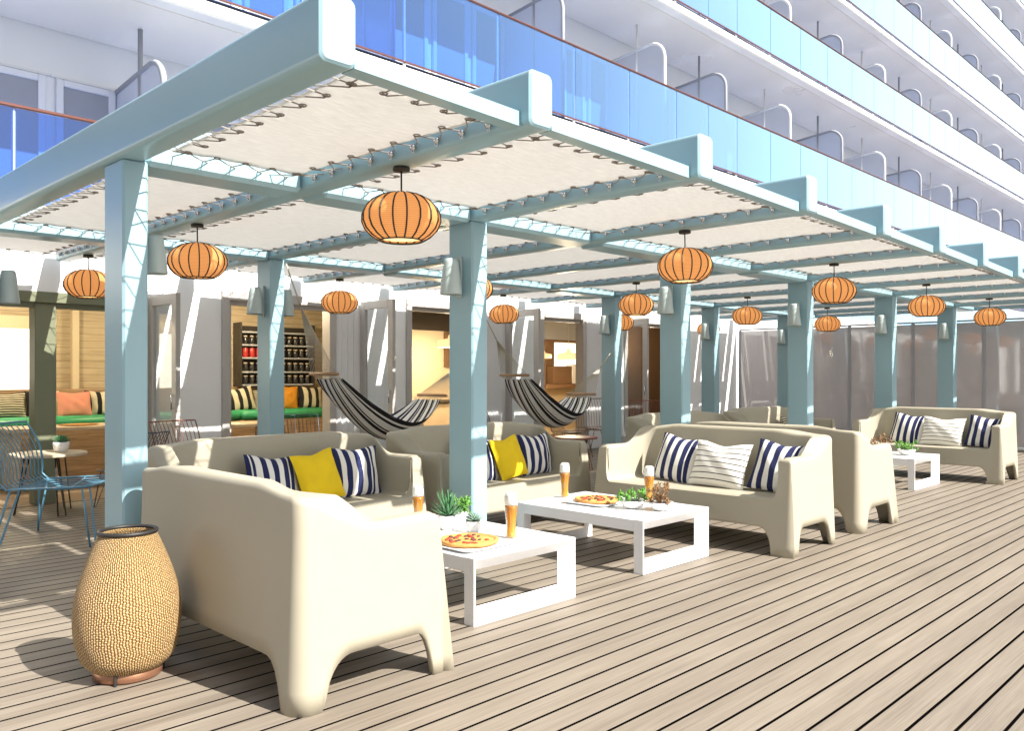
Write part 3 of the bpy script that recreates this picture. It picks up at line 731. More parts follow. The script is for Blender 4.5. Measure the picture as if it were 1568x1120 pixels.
def trio(x, yc, who):
    pillow('s', x, yc + .60, ZS, FNX, 'left navy and white wide striped pillow on the %s sofa' % who, 22, 7, 1.1)
    pillow('t', x - .08, yc + .04, ZS, FNX, 'white pillow with thin black lines on the %s sofa' % who, 22, 2, 1.08)
    pillow('s2', x - .04, yc - .55, ZS, FNX, 'right navy and white wide striped pillow on the %s sofa' % who, 22, 6, 1.1)
trio(7.36, 4.30, 'second table'); trio(14.06, 4.30, 'farthest')
pillow('bw', 2.66, 3.62, ZS, R(180), 'black and cream pillow barely showing over the foreground sofa arm', 14, 0, .92)
pillow('bt', 13.1, 6.25, ZS + .02, FNY, 'small black and white pillow on the far sofa between posts', 25, 6, 1.3)

# ------------------------------------------------------------------ white coffee tables
def table(x0, x1, y0, y1, lab, h=.43):
    t = thing('coffee_table', lab, 'table', ((x0 + x1) / 2, (y0 + y1) / 2, 0), 0, 'low white slab tables between the sofas')
    w, l = (x1 - x0), (y1 - y0)
    b = MB(); a = .095
    b.box(-w / 2, w / 2, -l / 2 + .09, l / 2 - .09, h - a, h, .004); b.build('tabletop', M['tablewhite'], t)
    for s in (-1, 1):
        f = MB(); ye = s * l / 2; yi = s * (l / 2 - .09)
        O = [(-w / 2, 0), (w / 2, 0), (w / 2, h), (-w / 2, h)]; I = [(-w / 2 + a, a), (w / 2 - a, a), (w / 2 - a, h - a), (-w / 2 + a, h - a)]
        lip = .012; I0 = [(-w / 2 + lip, lip), (w / 2 - lip, lip), (w / 2 - lip, h - lip), (-w / 2 + lip, h - lip)]
        vs = [(x, ye, z) for x, z in O] + [(x, ye, z) for x, z in I0] + [(x, yi + s * .005, z) for x, z in I] + [(x, yi, z) for x, z in I] + [(x, yi, z) for x, z in O]
        fs = []
        for k in range(4):
            k2 = (k + 1) % 4
            for q in range(4): fs.append((q * 4 + k, q * 4 + k2, q * 4 + 4 + k2, q * 4 + 4 + k))
            fs.append((16 + k, 16 + k2, k2, k))
        if s > 0: fs = [q[::-1] for q in fs]
        f.add(vs, fs, True); f.build('end_frame', M['tablewhite'], t)
    return t
table(3.58, 4.57, 3.85, 5.27, 'white low table nearest the camera with a pizza and potted succulents')
table(5.45, 6.43, 3.89, 5.29, 'second white low table with a pizza, two beers and leafy bowls')
table(12.0, 13.02, 4.05, 5.45, 'far white low table in front of the farthest sofa')
table(10.2, 11.0, 4.15, 5.3, 'white low table mostly hidden behind the back to back sofas')

# beer glasses
def beer_proto():
    t = thing('beer_glass', '', 'beer')
    pr = [(.034, 0), (.036, .02), (.032, .06), (.034, .12), (.044, .20), (.047, .26), (.044, .305)]
    b = MB(); b.lathe([(r + .003, z) for r, z in pr] + [(pr[-1][0], .305)] + [(r, z + .012) for r, z in pr[::-1]], 24, cap0=True); b.build('glass', M['drinkglass'], t, True)
    b = MB(); b.lathe([(.001, .012)] + [(r - .001, max(z, .012)) for r, z in pr[:-2]] + [(.0455, .235), (.001, .235)], 24); b.build('beer', M['beer'], t, True)
    b = MB(); b.lathe([(.001, .237), (.045, .237), (.0455, .26), (.043, .303), (.040, .318), (.025, .328), (.001, .33)], 24); b.build('foam', M['foam'], t, True)
    return t
bg = beer_proto()
for k, (x, y, s, lab) in enumerate(((4.22, 4.15, 1, 'tall beer glass beside the pizza on the nearest white table'), (4.08, 5.02, .95, 'beer glass seen just over the foreground sofa arm'),
                            (5.97, 5.16, 1, 'beer glass at the far left of the second white table'), (6.3, 4.43, 1, 'beer glass beside the red leaved plant on the second table'))):
    if k == 0: bg.location = (x, y, .431); bg['label'] = lab
    else: dup(bg, (x, y, .431), R(30 * k), lab, s)
# plates and pizzas
def rounded_plate(b, s, r, z0, z1, n=6):
    ring = []
    for (sx, sy, a0) in ((1, 1, 0), (-1, 1, 90), (-1, -1, 180), (1, -1, 270)):
        for k in range(n + 1):
            a = R(a0 + 90 * k / n); ring.append((sx * (s - r) + r * math.cos(a), sy * (s - r) + r * math.sin(a)))
    m = len(ring); vs = [(x * .86, y * .86, z0) for x, y in ring] + [(x, y, z1) for x, y in ring] + [(x * .97, y * .97, z1 + .003) for x, y in ring] + [(x * .88, y * .88, z0 + .010) for x, y in ring]
    fs = [tuple(range(m))[::-1]]
    for q in range(3):
        for k in range(m): fs.append((q * m + k, q * m + (k + 1) % m, (q + 1) * m + (k + 1) % m, (q + 1) * m + k))
    fs.append(tuple(3 * m + k for k in range(m))); b.add(vs, fs)
def pizza(x, y, rz, where, s=1.0):
    b = MB(); rounded_plate(b, .215, .06, 0, .018); p = b.build('plate', M['plate'], None, False, (x, y, .431), rz); tag(p, 'square white plate under the pizza on the %s' % where, 'plate'); p.scale = (s,) * 3
    t = thing('pizza', 'round baked pizza on the %s' % where, 'pizza', (x, y, .431 + .012 * s), rz + .4); t.scale = (s,) * 3
    rnd = random.Random(int(x * 10))
    b = MB(); b.lathe([(.001, 0), (.165, 0), (.18, .008), (.182, .018), (.172, .028), (.158, .024), (.15, .016), (.001, .016)], 40, mod=lambda th, z: 1 + .025 * math.sin(5 * th) + .02 * math.sin(13 * th + 1)); b.build('crust', M['crust'], t, True)
    b = MB(); b.lathe([(.001, .021), (.10, .022), (.158, .019)], 32, mod=lambda th, z: 1 + .03 * math.sin(7 * th)); b.build('cheese', M['cheese'], t, True)
    tp = [MB(), MB()]; tp[0].ball((0, 0, 0), .018, 8, 4, .35); tp[1].ball((0, 0, 0), .015, 7, 4, .4)
    tm = [tp[0].mesh('tomato', M['tomato'], True), tp[1].mesh('olive', M['basil'], True)]
    for k in range(34):
        rr = .14 * math.sqrt(rnd.random()); th = rnd.uniform(0, 6.28)
        o_ = link(('tomato', 'olive')[k % 2], tm[k % 2], t, (rr * math.cos(th), rr * math.sin(th), .024)); o_.scale = (rnd.uniform(.7, 1.4), rnd.uniform(.6, 1.2), 1)
pizza(3.86, 4.2, R(0), 'nearest white table', 1.12); pizza(5.93, 4.74, R(4), 'second white table', 1.12)

# succulents
def leaf(b, base, az, el, ln, wd, curl=.2, n=5, thick=.3):
    d = Vector((math.cos(az), math.sin(az), 0)); side = Vector((-math.sin(az), math.cos(az), 0)); vs = []; p = Vector(base)
    for i in range(n + 1):
        q = i / n; e = el + curl * q * q * 2
        w = wd * (math.sin(math.pi * min(1, .18 + q * .82)) ** .7) * (1 - q * .15)
        up = Vector((-math.sin(e) * d.x, -math.sin(e) * d.y, math.cos(e)))
        vs += [p - side * w / 2 + up * w * thick * .5, p - up * w * thick * .3, p + side * w / 2 + up * w * thick * .5]
        p = p + (d * math.cos(e) + Vector((0, 0, math.sin(e)))) * ln / n
    fs = []
    for i in range(n):
        a = i * 3; fs += [(a, a + 1, a + 4, a + 3), (a + 1, a + 2, a + 5, a + 4), (a, a + 3, a + 5, a + 2)]
    b.add(vs, fs)
def plant(x, y, kind, lab, z=.431, s=1.0, mat='leaf'):
    t = thing('potted_plant', lab, 'plant', (x, y, z)); t.scale = (s,) * 3; rnd = random.Random(int(x * 31 + y * 17))
    pot = MB(); so_ = MB(); lf = MB()
    if kind in ('agave', 'leafy', 'rosette'):
        R0, H0 = {'agave': (.075, .11), 'leafy': (.055, .09), 'rosette': (.062, .085)}[kind]
        pot.lathe([(R0 * .6, 0), (R0 * .9, H0 * .35), (R0, H0 * .8), (R0 * .95, H0), (R0 * .88, H0), (R0 * .85, H0 * .85)], 24, cap0=True)
        so_.lathe([(.001, H0 * .88), (R0 * .87, H0 * .86)], 16)
    else:
        R0, H0 = .10, .07
        pot.lathe([(.045, 0), (.08, .02), (R0, .055), (R0, H0), (R0 - .008, H0), (R0 - .015, .05)], 28, cap0=True)
        so_.lathe([(.001, H0 * .8), (R0 * .9, H0 * .78)], 16)
    if kind == 'agave':
        for k in range(46):
            q = k / 46; leaf(lf, (0, 0, H0 * .9), k * 2.4, R(15 + 68 * q + rnd.uniform(-6, 6)), .16 + .05 * (q > .5) + rnd.uniform(-.02, .02), .026, .18)
    elif kind == 'rosette':
        for k in range(44):
            q = k / 44; leaf(lf, (0, 0, H0 * .95 + q * .012), k * 2.4, R(8 + 65 * q), .085 * (1 - .4 * q), .028, .3, thick=.5)
    else:
        for k in range(60 if kind == 'leafy' else 26):
            th = rnd.uniform(0, 6.28); rr = R0 * .8 * math.sqrt(rnd.random()); hh = rnd.uniform(.02, .10 if kind != 'tall' else .16)
            bx, by = rr * math.cos(th), rr * math.sin(th); tip = (bx * 1.5, by * 1.5, H0 * .85 + hh)
            lf.tube([(bx * .6, by * .6, H0 * .8), tip], .002, 4)
            for j in range(8 if kind != 'leafy' else 4): leaf(lf, (tip[0], tip[1], tip[2] - rnd.uniform(0, .03)), rnd.uniform(0, 6.28), R(rnd.uniform(-10, 75)), rnd.uniform(.025, .05), .018, .1, 3)
    pot.build('pot', M['pot'], t, True); so_.build('soil', M['soil'], t); lf.build('leaves', M[mat], t, True)
plant(4.12, 4.72, 'agave', 'spiky agave in a white pot beside the nearest pizza')
plant(4.36, 4.84, 'leafy', 'small bright green plant behind the agave', mat='leaf2', s=1.1)
plant(4.18, 4.50, 'rosette', 'small grey green rosette succulent beside the nearest pizza', mat='leaf3')
plant(5.90, 4.32, 'bowl', 'green leafy bowl plant on the second table', mat='leaf2', s=1.05)
plant(5.98, 4.08, 'tall', 'bowl with upright reddish leaves at the second table edge', mat='leafred', s=1.05)
plant(12.35, 4.62, 'tall', 'reddish plant in a bowl on the far table', mat='leafred', s=1.3)
plant(12.55, 4.35, 'bowl', 'green plant in a bowl on the far table', mat='leaf2', s=1.2)

# ------------------------------------------------------------------ big wicker floor lantern
t = thing('wicker_lantern', 'tall egg shaped woven wicker floor lantern on a copper base', 'lantern', (1.73, 4.56, 0))
pr = []
for k in range(41):
    q = k / 40
    z = .045 + q * .715
    r = .265 * math.sin(math.pi * (.235 + .60 * q ** .83)) ** .80 * (1 - .18 * max(0, q - .55))
    if q < .10: r *= .86 + .14 * math.sin(q / .10 * math.pi / 2)
    pr.append((r, z))
b = MB(); b.lathe(pr, 72, uv=True); o = b.build('woven_body', M['wicker'], t, True); sm = o.modifiers.new('s', 'SOLIDIFY'); sm.thickness = .008; sm.offset = -1
rt, zt = pr[-1]
b = MB(); b.tube([((rt + .002) * math.cos(a), (rt + .002) * math.sin(a), zt + .005) for a in [R(k * 9) for k in range(40)]], .011, 8, closed=True); b.build('rim', M['black'], t, True)
b = MB(); b.lathe([(.001, .005), (.165, .005), (.172, .012), (.172, .05), (.165, .055), (.001, .055)], 40); b.build('base_ring', M['copper'], t, True)
b = MB()
for a in (-130, -10, 110): b.box(.18 * math.cos(R(a)) - .006, .18 * math.cos(R(a)) + .006, .18 * math.sin(R(a)) - .006, .18 * math.sin(R(a)) + .006, 0, .07)
b.build('foot', M['black'], t)

# ------------------------------------------------------------------ hammocks
def hammock(A, B_, b1, b2, sag, lab, name_rope='net_rope'):
    """A,B_ ends; b1,b2 bar centres; bars along Y"""
    t = thing('hammock', lab, 'hammock', A, 0, 'striped hammocks strung between the rear posts'); A = Vector(A); B_ = Vector(B_); b1 = Vector(b1); b2 = Vector(b2)
    o = A.copy(); Wb = .62
    for c in (b1, b2): bars = MB(); c_ = c - o; bars.tube([c_ + Vector((0, -Wb * .5, 0)), c_ + Vector((0, Wb * .5, 0))], .022, 8); bars.build('spreader_bar', M['woodbar'], t, True)
    for E_, c, dd in ((A, b1, 1), (B_, b2, -1)):
        r = MB(); d = c - E_; mid = E_ + d * .38
        r.tube([E_ - o, mid - o], .009, 6)
        for k in range(15):
            q = k / 14 - .5; e = c + Vector((0, Wb * .92 * q, 0))
            r.tube([mid - o, e - o], .0042, 4)
            e2 = c + Vector((0, Wb * .92 * q, 0)) + (b2 - b1).normalized() * .09 * dd + Vector((0, 0, -.06))
            r.tube([e - o, e2 - o], .0035, 4)
        r.build(name_rope, M['cord'], t, True)
    f = MB(); s1 = b1 + Vector((.08, 0, -.065)); s2 = b2 + Vector((-.08, 0, -.06))
    def fn(u, v):
        q = u - .5
        base = s1.lerp(s2, v)
        dep = sag * (1 - abs(2 * v - 1.06) ** 2.0) if True else 0
        dep = sag * max(0, 1 - abs((v - .56) / .56 if v < .56 else (v - .56) / .44) ** 1.9)
        wdt = 1 + .75 * math.sin(math.pi * v) ** .8
        p = base + Vector((0, Wb * .92 * q * wdt, -dep))
        p.z -= .26 * (1 - 4 * q * q) * math.sin(math.pi * v) ** .7
        p.z += .010 * math.sin(q * 60) * (1 - math.sin(math.pi * v)) 
        return p - o
    f.grid(fn, 40, 30)
    c = f.build('cloth', M['hammock'], t, True); sm = c.modifiers.new('s', 'SOLIDIFY'); sm.thickness = .006
hammock((5.24, 8.95, 2.93), (8.40, 9.02, 1.98), (5.80, 9.0, 1.60), (7.58, 9.02, 1.30), .40, 'striped hammock strung left of the second front post')
hammock((8.60, 9.0, 2.45), (11.68, 9.02, 1.98), (9.22, 9.0, 1.58), (10.86, 9.02, 1.26), .36, 'striped hammock strung right of the second front post')

# ------------------------------------------------------------------ deck house: white wall with openings
YW0, YW1 = 11.2, 11.36; ZWT = 3.30
house = thing('deck_house', 'white deck house wall with framed door openings behind the lounge', 'building', (0, YW0, 0))
def H(b, name, mat, smooth=False, parent=None):
    o = b.build(name, mat, None, smooth)
    if parent is None: o.location = (0, -YW0, 0); o.parent = house
    else: o.parent = parent
    return o
ops = [(-3.0, 4.42, 2.52, 'olive'), (5.62, 7.34, 2.70, 'frame'), (8.92, 10.05, 2.80, 'frame'), (12.28, 13.55, 2.78, 'frame'), (15.05, 17.0, 2.80, 'frame')]
b = MB(); xs = -12
for (a, c, h, fr) in ops:
    b.box(xs, a, YW0, YW1, 0, ZWT); b.box(a, c, YW0, YW1, h, ZWT); xs = c
b.box(xs, 75, YW0, YW1, 0, ZWT); H(b, 'wall', M['wallwhite'])
b = MB(); b.box(-12, 75, YW0 - .02, YW0 + .6, ZWT + .003, ZWT + .10, .01); H(b, 'roof_edge', M['white'])
for (a, c, h, fr) in ops:
    f = MB(); m_ = M[fr]; e = .085
    f.box(a - e, a + .03, YW0 - .035, YW1 + .03, 0.004, h + e, .008); f.box(c - .03, c + e, YW0 - .035, YW1 + .03, 0.004, h + e, .008); f.box(a + .031, c - .031, YW0 - .033, YW1 + .03, h - .05, h + e, .008)
    f.box(a + .031, a + .09, YW0 + .05, YW1 - .02, .004, h - .051); f.box(a + .091, c - .031, YW0 + .05, YW1 - .02, h - .11, h - .051)
    if a < 0: f.box(3.16, 3.40, YW0 + .02, YW1 + .1, .004, h - .05, .01); f.box(.9, 1.1, YW0 + .02, YW1 + .1, .004, h - .05, .01)
    H(f, 'door_frame', m_)
# open door leaves standing square to the wall
for (x, h, lab) in ((4.52, 2.62, 'open glazed door leaf nearest the big post'), (7.90, 2.76, 'open glazed door leaf behind the first hammock'), (11.22, 2.80, 'open glazed door leaf behind the second hammock'), (14.62, 2.78, 'open glazed door leaf by the rear post')):
    d = MB(); y0, y1 = 10.30, YW0 - .04; s = .13
    d.box(x - .03, x + .03, y0, y0 + s, .02, h, .006); d.box(x - .03, x + .03, y1 - s, y1, .02, h, .006); d.box(x - .028, x + .028, y0 + s, y1 - s, h - s, h, .004); d.box(x - .028, x + .028, y0 + s, y1 - s, .02, .25, .004)
    o = H(d, 'door_leaf', M['frame']); o['label'] = lab
    p = MB(); p.box(x - .004, x + .004, y0 + s, y1 - s, .25, h - s); q = p.build('pane', M['doorglass'], o)
    k = MB(); k.tube([(x - .06, y0 + .06, 1.15), (x - .06, y0 + .06, 1.35)], .01, 6); k.tube([(x - .06, y0 + .06, 1.17), (x - .02, y0 + .06, 1.17)], .008, 6); k.tube([(x - .06, y0 + .06, 1.33), (x - .02, y0 + .06, 1.33)], .008, 6); k.build('handle', M['steel'], o, True)
# fluted shutters folded beside the openings
for (x0, x1) in ((7.44, 7.78), (10.5, 11.1), (13.66, 14.5)):
    b = MB(); n = int((x1 - x0) / .085)
    for k in range(n):
        xa = x0 + (x1 - x0) * k / n; xb_ = x0 + (x1 - x0) * (k + 1) / n
        b.add([(xa, YW0 - .01, 0.02), ((xa + xb_) / 2, YW0 - .055, .02), (xb_, YW0 - .01, .02), (xa, YW0 - .01, 2.75), ((xa + xb_) / 2, YW0 - .055, 2.75), (xb_, YW0 - .01, 2.75)], [(0, 1, 4, 3), (1, 2, 5, 4), (3, 4, 5), (0, 2, 1)])
    H(b, 'folding_shutter', M['winwhite'])
# interiors
b = MB(); b.box(-12, 10.2, 14.5, 14.6, 0.01, 3.0); H(b, 'interior_wall', M['slatwall'])
b = MB(); b.box(-12, 19.8, YW1, 14.9, 3.0, 3.06); H(b, 'interior_ceiling', M['ceilwarm'])
def slant(p, q, z0, z1, w=.08):
    b = MB(); d = Vector((q[0] - p[0], q[1] - p[1], 0)).normalized(); n = Vector((-d.y, d.x, 0)) * w / 2
    v = []
    for z in (z0, z1):
        for c, s_ in ((p, 1), (q, 1), (q, -1), (p, -1)): v.append((c[0] + n.x * s_, c[1] + n.y * s_, z))
    b.add(v, [(0, 1, 2, 3), (7, 6, 5, 4), (0, 4, 5, 1), (1, 5, 6, 2), (2, 6, 7, 3), (3, 7, 4, 0)], True); return b
for (p, q, z0, z1) in (((8.38, YW1 + .01), (10.55, 14.9), .01, 3), ((11.85, YW1 + .01), (15.8, 14.9), .01, 3), ((9.95, 13.65), (14.2, 13.65), .01, 3), ((14.9, YW1 + .01), (18.6, 14.9), .01, 3), ((15.5, 14.6), (18.2, 14.6), .01, 3), ((19.5, YW1 + .01), (19.5, 13.2), .01, 3)):
    H(slant(p, q, z0, z1), 'partition_wall', M['intwall'])
b = MB(); b.box(16.4, 19.4, 12.8, 12.9, .01, 3.0); H(b, 'interior_panel', M['brownint'])
b = MB(); b.box(10.3, 14.0, 13.5, 13.59, 2.52, 3.0); H(b, 'dark_trim', M['darkint'])
b = MB(); b.box(11.75, 12.7, 13.50, 13.59, 1.75, 2.51); H(b, 'wall_panel', M['brownint'])
b = MB(); b.box(10.3, 13.8, 12.95, 13.49, 1.0, 1.05, .01); H(b, 'counter_top', M['darkint'])
b = MB(); b.box(10.35, 13.7, 13.0, 13.45, .01, .995, .02); H(b, 'counter', M['intwall'])
b = MB(); b.box(16.35, 17.7, 14.50, 14.55, 1.75, 2.42); H(b, 'rear_window', M['blind'])
b = MB(); b.box(15.95, 16.32, 14.46, 14.55, 1.3, 2.5, .01); b.box(16.321, 17.8, 14.46, 14.55, 2.44, 2.5); H(b, 'window_surround', M['brownint'])
b = MB(); b.box(15.7, 17.9, 14.40, 14.55, 2.502, 3.0); H(b, 'dark_trim', M['curtain'])
b = MB(); b.box(16.0, 16.72, 14.2, 14.44, 1.345, 1.80, .01); H(b, 'cupboard', M['brownint'])
b = MB(); b.box(16.74, 17.7, 14.2, 14.44, 1.345, 1.85, .01); H(b, 'cupboard', M['winwhite'])
b = MB(); b.box(15.6, 17.9, 14.1, 14.45, 1.22, 1.34, .01); H(b, 'counter_top', M['brownint'])
b = MB(); b.box(1.0, 4.05, 14.42, 14.48, 1.0, 2.30, .01); o = H(b, 'window_blind', M['blind'])
b = MB()
for (x0, x1, z0, z1) in ((.8, 1.0, .9, 2.5), (4.05, 4.25, .9, 2.5), (1.0, 4.05, 2.3, 2.5), (4.6, 4.7, .9, 3.0)): b.box(x0, x1, 14.40, 14.495, z0, z1)
H(b, 'window_trim', M['intwall'])
b = MB(); b.box(-4, 8.3, 12.4, 12.55, 2.86, 2.99); b.box(-4, 8.3, 13.6, 13.75, 2.86, 2.99); b.box(5.6, 5.75, 11.4, 14.4, 2.80, 2.985); H(b, 'ceiling_beam', M['olive'])
b = MB()
for x in (0.5, 3.0, 6.3, 7.6): b.box(x, x + .6, 13.0, 13.16, 2.97, 2.996)
H(b, 'ceiling_light', M['glowwhite'])

def plight(x, y, z, e, col=(1.0, .80, .54), r=.12):
    l = bpy.data.lights.new('interior_lamp', 'POINT'); l.energy = e; l.color = col; l.shadow_soft_size = r
    o = bpy.data.objects.new('interior_lamp', l); COL.objects.link(o); o.location = (x, y, z)
plight(3.3, 12.9, 2.75, 62); plight(6.7, 12.9, 2.75, 75)
# pendant lamps inside
def pendant():
    t = thing('pendant_lamp', '', 'pendant lamp', group='straw pendant lamps lit inside the deck house')
    b = MB(); b.lathe([(.02, .14), (.05, .12), (.06, .06), (.26, .02), (.28, -.02), (.27, -.12), (.25, -.12), (.26, -.02), (.05, .04)], 28); b.build('shade', M['straw'], t, True)
    b = MB(); b.tube([(0, 0, .14), (0, 0, .9)], .006, 5); b.build('cord', M['cord'], t)
    b = MB(); b.ball((0, 0, -.06), .055, 10, 6); b.build('bulb', M['glowwhite'], t, True)
    return t
pd = pendant(); pd.location = (11.0, 12.5, 2.25); pd['label'] = 'lit straw pendant lamp seen through the narrow doorway'
dup(pd, (14.95, 12.8, 2.05), 0, 'lit straw pendant lamp seen in the wide doorway behind the second hammock'); dup(pd, (14.4, 13.1, 2.05), 0, 'smaller straw pendant lamp at the left of the wide doorway', .7)
plight(11.0, 12.5, 2.0, 60); plight(14.95, 12.8, 1.8, 60); plight(17.2, 12.1, 2.3, 14)

# bench with green cushions
t = thing('bench', 'long wooden wall bench with green seat cushions inside the deck house', 'bench', (2, 14.0, 0))
b = MB(); b.box(-10, 7.3, -.35, .49, 0.02, .78, .01); b.build('base', M['wood'], t)
b = MB(); b.box(-10, 7.3, .36, .49, .78, 1.36, .01); b.build('backrest', M['wood'], t)
for k in range(8):
    b = MB(); b.box(-10 + k * 2.16, -10 + k * 2.16 + 2.15, -.37, .35, .785, .95, .05); o = b.build('seat_cushion', M['green'], t); autosmooth(o, 50)
FW = 0
pillow('bt', 3.62, 14.18, .93, FW, 'flat pillow with thin black lines at the left end of the green bench', 12, 0, 1.25)
pillow('bw', 4.12, 14.2, .93, FW, 'black and cream striped pillow left behind the pink one', 12, 0, .98)
pillow('p', 4.52, 14.02, .93, FW, 'pink pillow on the green bench at far left', 14, 0, 1.12)
pillow('bw', 4.98, 14.2, .93, FW, 'black and cream striped pillow right behind the pink one', 12, 0, .98)
pillow('bw', 7.40, 14.1, .93, FW, 'striped pillow at the left of the shelf doorway', 14, -8, 1.05)
pillow('bt', 7.9, 14.15, .93, FW, 'patterned dark pillow beside the post in the shelf doorway', 12, 0, 1.2)

pillow('o', 8.30, 14.1, .93, FW, 'orange pillow on the green bench in the shelf doorway', 12, 6, 1.1)
pillow('bw', 8.80, 14.1, .93, FW, 'striped pillow beside the orange one in the shelf doorway', 14, 4, 1.05)
# second bench stretch in the shelf doorway already covered; shelf with jars
t = thing('jar_shelf', 'tall dark shelf unit with rows of jars seen through the doorway', 'shelf', (7.42, 14.3, 0))
b = MB(); b.box(.0, 1.5, .16, .19, 1.37, 2.5); b.box(-.03, 0, -.1, .19, 1.37, 2.55); b.box(1.5, 1.53, -.1, .19, 1.37, 2.55)
b.build('cabinet', M['darkint'], t)
b = MB()
for z in (1.38, 1.62, 1.88, 2.12, 2.36): b.box(.002, 1.498, -.1, .158, z, z + .03)
b.build('shelf_board', M['curtain'], t)
jr = thing('storage_jar', '', 'jar', group='dark storage jars on the shelf')
b = MB(); b.lathe([(.04, 0), (.045, .02), (.045, .11), (.034, .135)], 14, cap0=True, cap1=True); b.build('body', M['darkjar'], jr, True)
b = MB(); b.lathe([(.034, .136), (.037, .14), (.037, .16), (.001, .162)], 14); b.build('lid', M['jarlid'], jr, True)
rj = thing('storage_jar', '', 'jar', group='red tins on the shelf')
b = MB(); b.lathe([(.05, 0), (.052, .01), (.052, .16), (.048, .17), (.001, .17)], 14, cap0=True); b.build('body', M['redjar'], rj, True)
b = MB(); b.lathe([(.05, .171), (.05, .18), (.001, .182)], 14); b.build('lid', M['darkjar'], rj, True)
fj = fr_ = True
for row, z in enumerate((1.411, 1.651, 1.911, 2.151)):
    for k in range(11):
        x = 7.42 + .10 + k * .13; loc = (x, 14.27, z)
        if row == 2 and k < 4:
            lab = 'red tin, %s from the left end of the shelf unit' % ORD[k]
            if fr_: rj.location = loc; rj['label'] = lab; fr_ = False
            else: dup(rj, loc, 0, lab)
        else:
            lab = 'dark jar, %s from the left, %s shelf board from the bottom' % (ORD[k], ORD[row])
            if fj: jr.location = loc; jr['label'] = lab; fj = False
            else: dup(jr, loc, 0, lab)

# ------------------------------------------------------------------ wire chairs, inner tables
def wire_chair(mat):
    t = thing('wire_chair', '', 'chair', group='wire chairs around the inner tables')
    W, sd_, hz, hb = .60, .52, .50, 1.0
    def prof(q, x):
        # q 0..1 seat front -> back top
        dish = .05 * (1 - (2 * x / W) ** 2)
        if q < .45: s_ = q / .45; return (x, -sd_ / 2 + sd_ * s_, hz - dish * math.sin(math.pi * min(1, s_ + .1)) - .02 * s_)
        s_ = (q - .45) / .55; return (x * (1 + .03 * s_), sd_ / 2 + .02 + .17 * s_ + .05 * math.sin(math.pi * s_) * -1 - .05 * (2 * x / W) ** 2 * s_ * 1.2, hz - .02 + (hb - hz + .02) * s_ ** .95)
    w = MB()
    for k in range(13):
        x = -W / 2 + W * k / 12; w.tube([prof(i / 14, x) for i in range(15)], .0045 if 0 < k < 12 else .008, 5)
    for q in (0, .2, .46): w.tube([prof(q, -W / 2 + W * k / 10) for k in range(11)], .008 if q == 0 else .005, 5)
    w.tube([prof(1, -W / 2 + W * k / 10) for k in range(11)], .009, 6)
    w.build('wire_seat', mat, t, True)
    for sx in (-1, 1):
        for sy in (-1, 1):
            l = MB(); x, y = sx * (W / 2 - .03), sy * (sd_ / 2 - .04); fx, fy = sx * (W / 2 + .02), sy * (sd_ / 2 + .04)
            l.tube([(x, y, hz - .01), (fx, fy + .01, .012), (fx - sx * .045, fy - .01, .012), (x - sx * .13, y, hz - .03)], .007, 6); l.build('leg', mat, t, True)
    return t
CH = [('bluewire', 2.72, 8.75, 52, 'light blue wire chair at the left edge beside the near post', (1.5, 1.4, 1.12)),
      ('bluewire', 1.7, 10.3, 150, 'blue wire chair partly cut by the left edge of the view', 1),
      ('darkwire', 3.95, 10.35, 200, 'thin dark wire chair behind the big near post', .9),
      ('rustwire', 4.45, 9.75, 10, 'rust red wire chair behind the first striped pillows', 1.02),
      ('darkwire', 6.05, 9.95, -20, 'dark wire chair below the left end of the first hammock', 1.02),
      ('darkwire', 8.6, 10.2, 30, 'dark wire chair behind the right end of the first hammock', 1.02),
      ('brownwire', 10.35, 10.4, 60, 'brown wire chair just right of the second front post', 1.05),
      ('brownwire', 12.05, 10.25, 20, 'brown wire chair below the second hammock, left one', 1.05),
      ('brownwire', 12.9, 10.3, -30, 'brown wire chair below the second hammock, right one', 1.1),
      ('rustwire', 13.9, 9.9, -60, 'rust red wire chair right of the rear post', 1.05)]
pro = {}
for (m_, x, y, a, lab, s) in CH:
    if m_ not in pro: c = wire_chair(M[m_]); pro[m_] = c; c.location = (x, y, 0); c.rotation_euler.z = R(a); c['label'] = lab; c.scale = s if isinstance(s, tuple) else (s,) * 3
    else: dup(pro[m_], (x, y, 0), R(a), lab, s)
def side_table(x, y, h, r, mat, lab, leg=M['black']):
    t = thing('side_table', lab, 'table', (x, y, 0)); b = MB(); b.lathe([(.001, h - .03), (r, h - .03), (r + .005, h - .02), (r, h), (.001, h)], 32); b.build('tabletop', mat, t)
    for k in range(3):
        a = R(30 + 120 * k); l = MB(); l.tube([(r * .6 * math.cos(a), r * .6 * math.sin(a), h - .03), (r * .85 * math.cos(a), r * .85 * math.sin(a), .008), ((r * .85) * math.cos(a + .25), (r * .85) * math.sin(a + .25), .008), (r * .45 * math.cos(a + .3), r * .45 * math.sin(a + .3), h - .03)], .008, 6); l.build('leg', leg, t, True)
side_table(3.08, 10.45, .70, .40, M['tabletop'], 'round pale table behind the light blue chair')
side_table(10.7, 9.0, .55, .36, M['rustwire'], 'round rust red side table beside the rear post', M['rustwire'])
side_table(4.55, 9.0, .62, .30, M['rustwire'], 'small rust red table in front of the rust red chair', M['rustwire'])
plant(3.2, 10.4, 'rosette', 'dark small plant in a white pot on the round pale table', .70, 1.4, 'leaf')
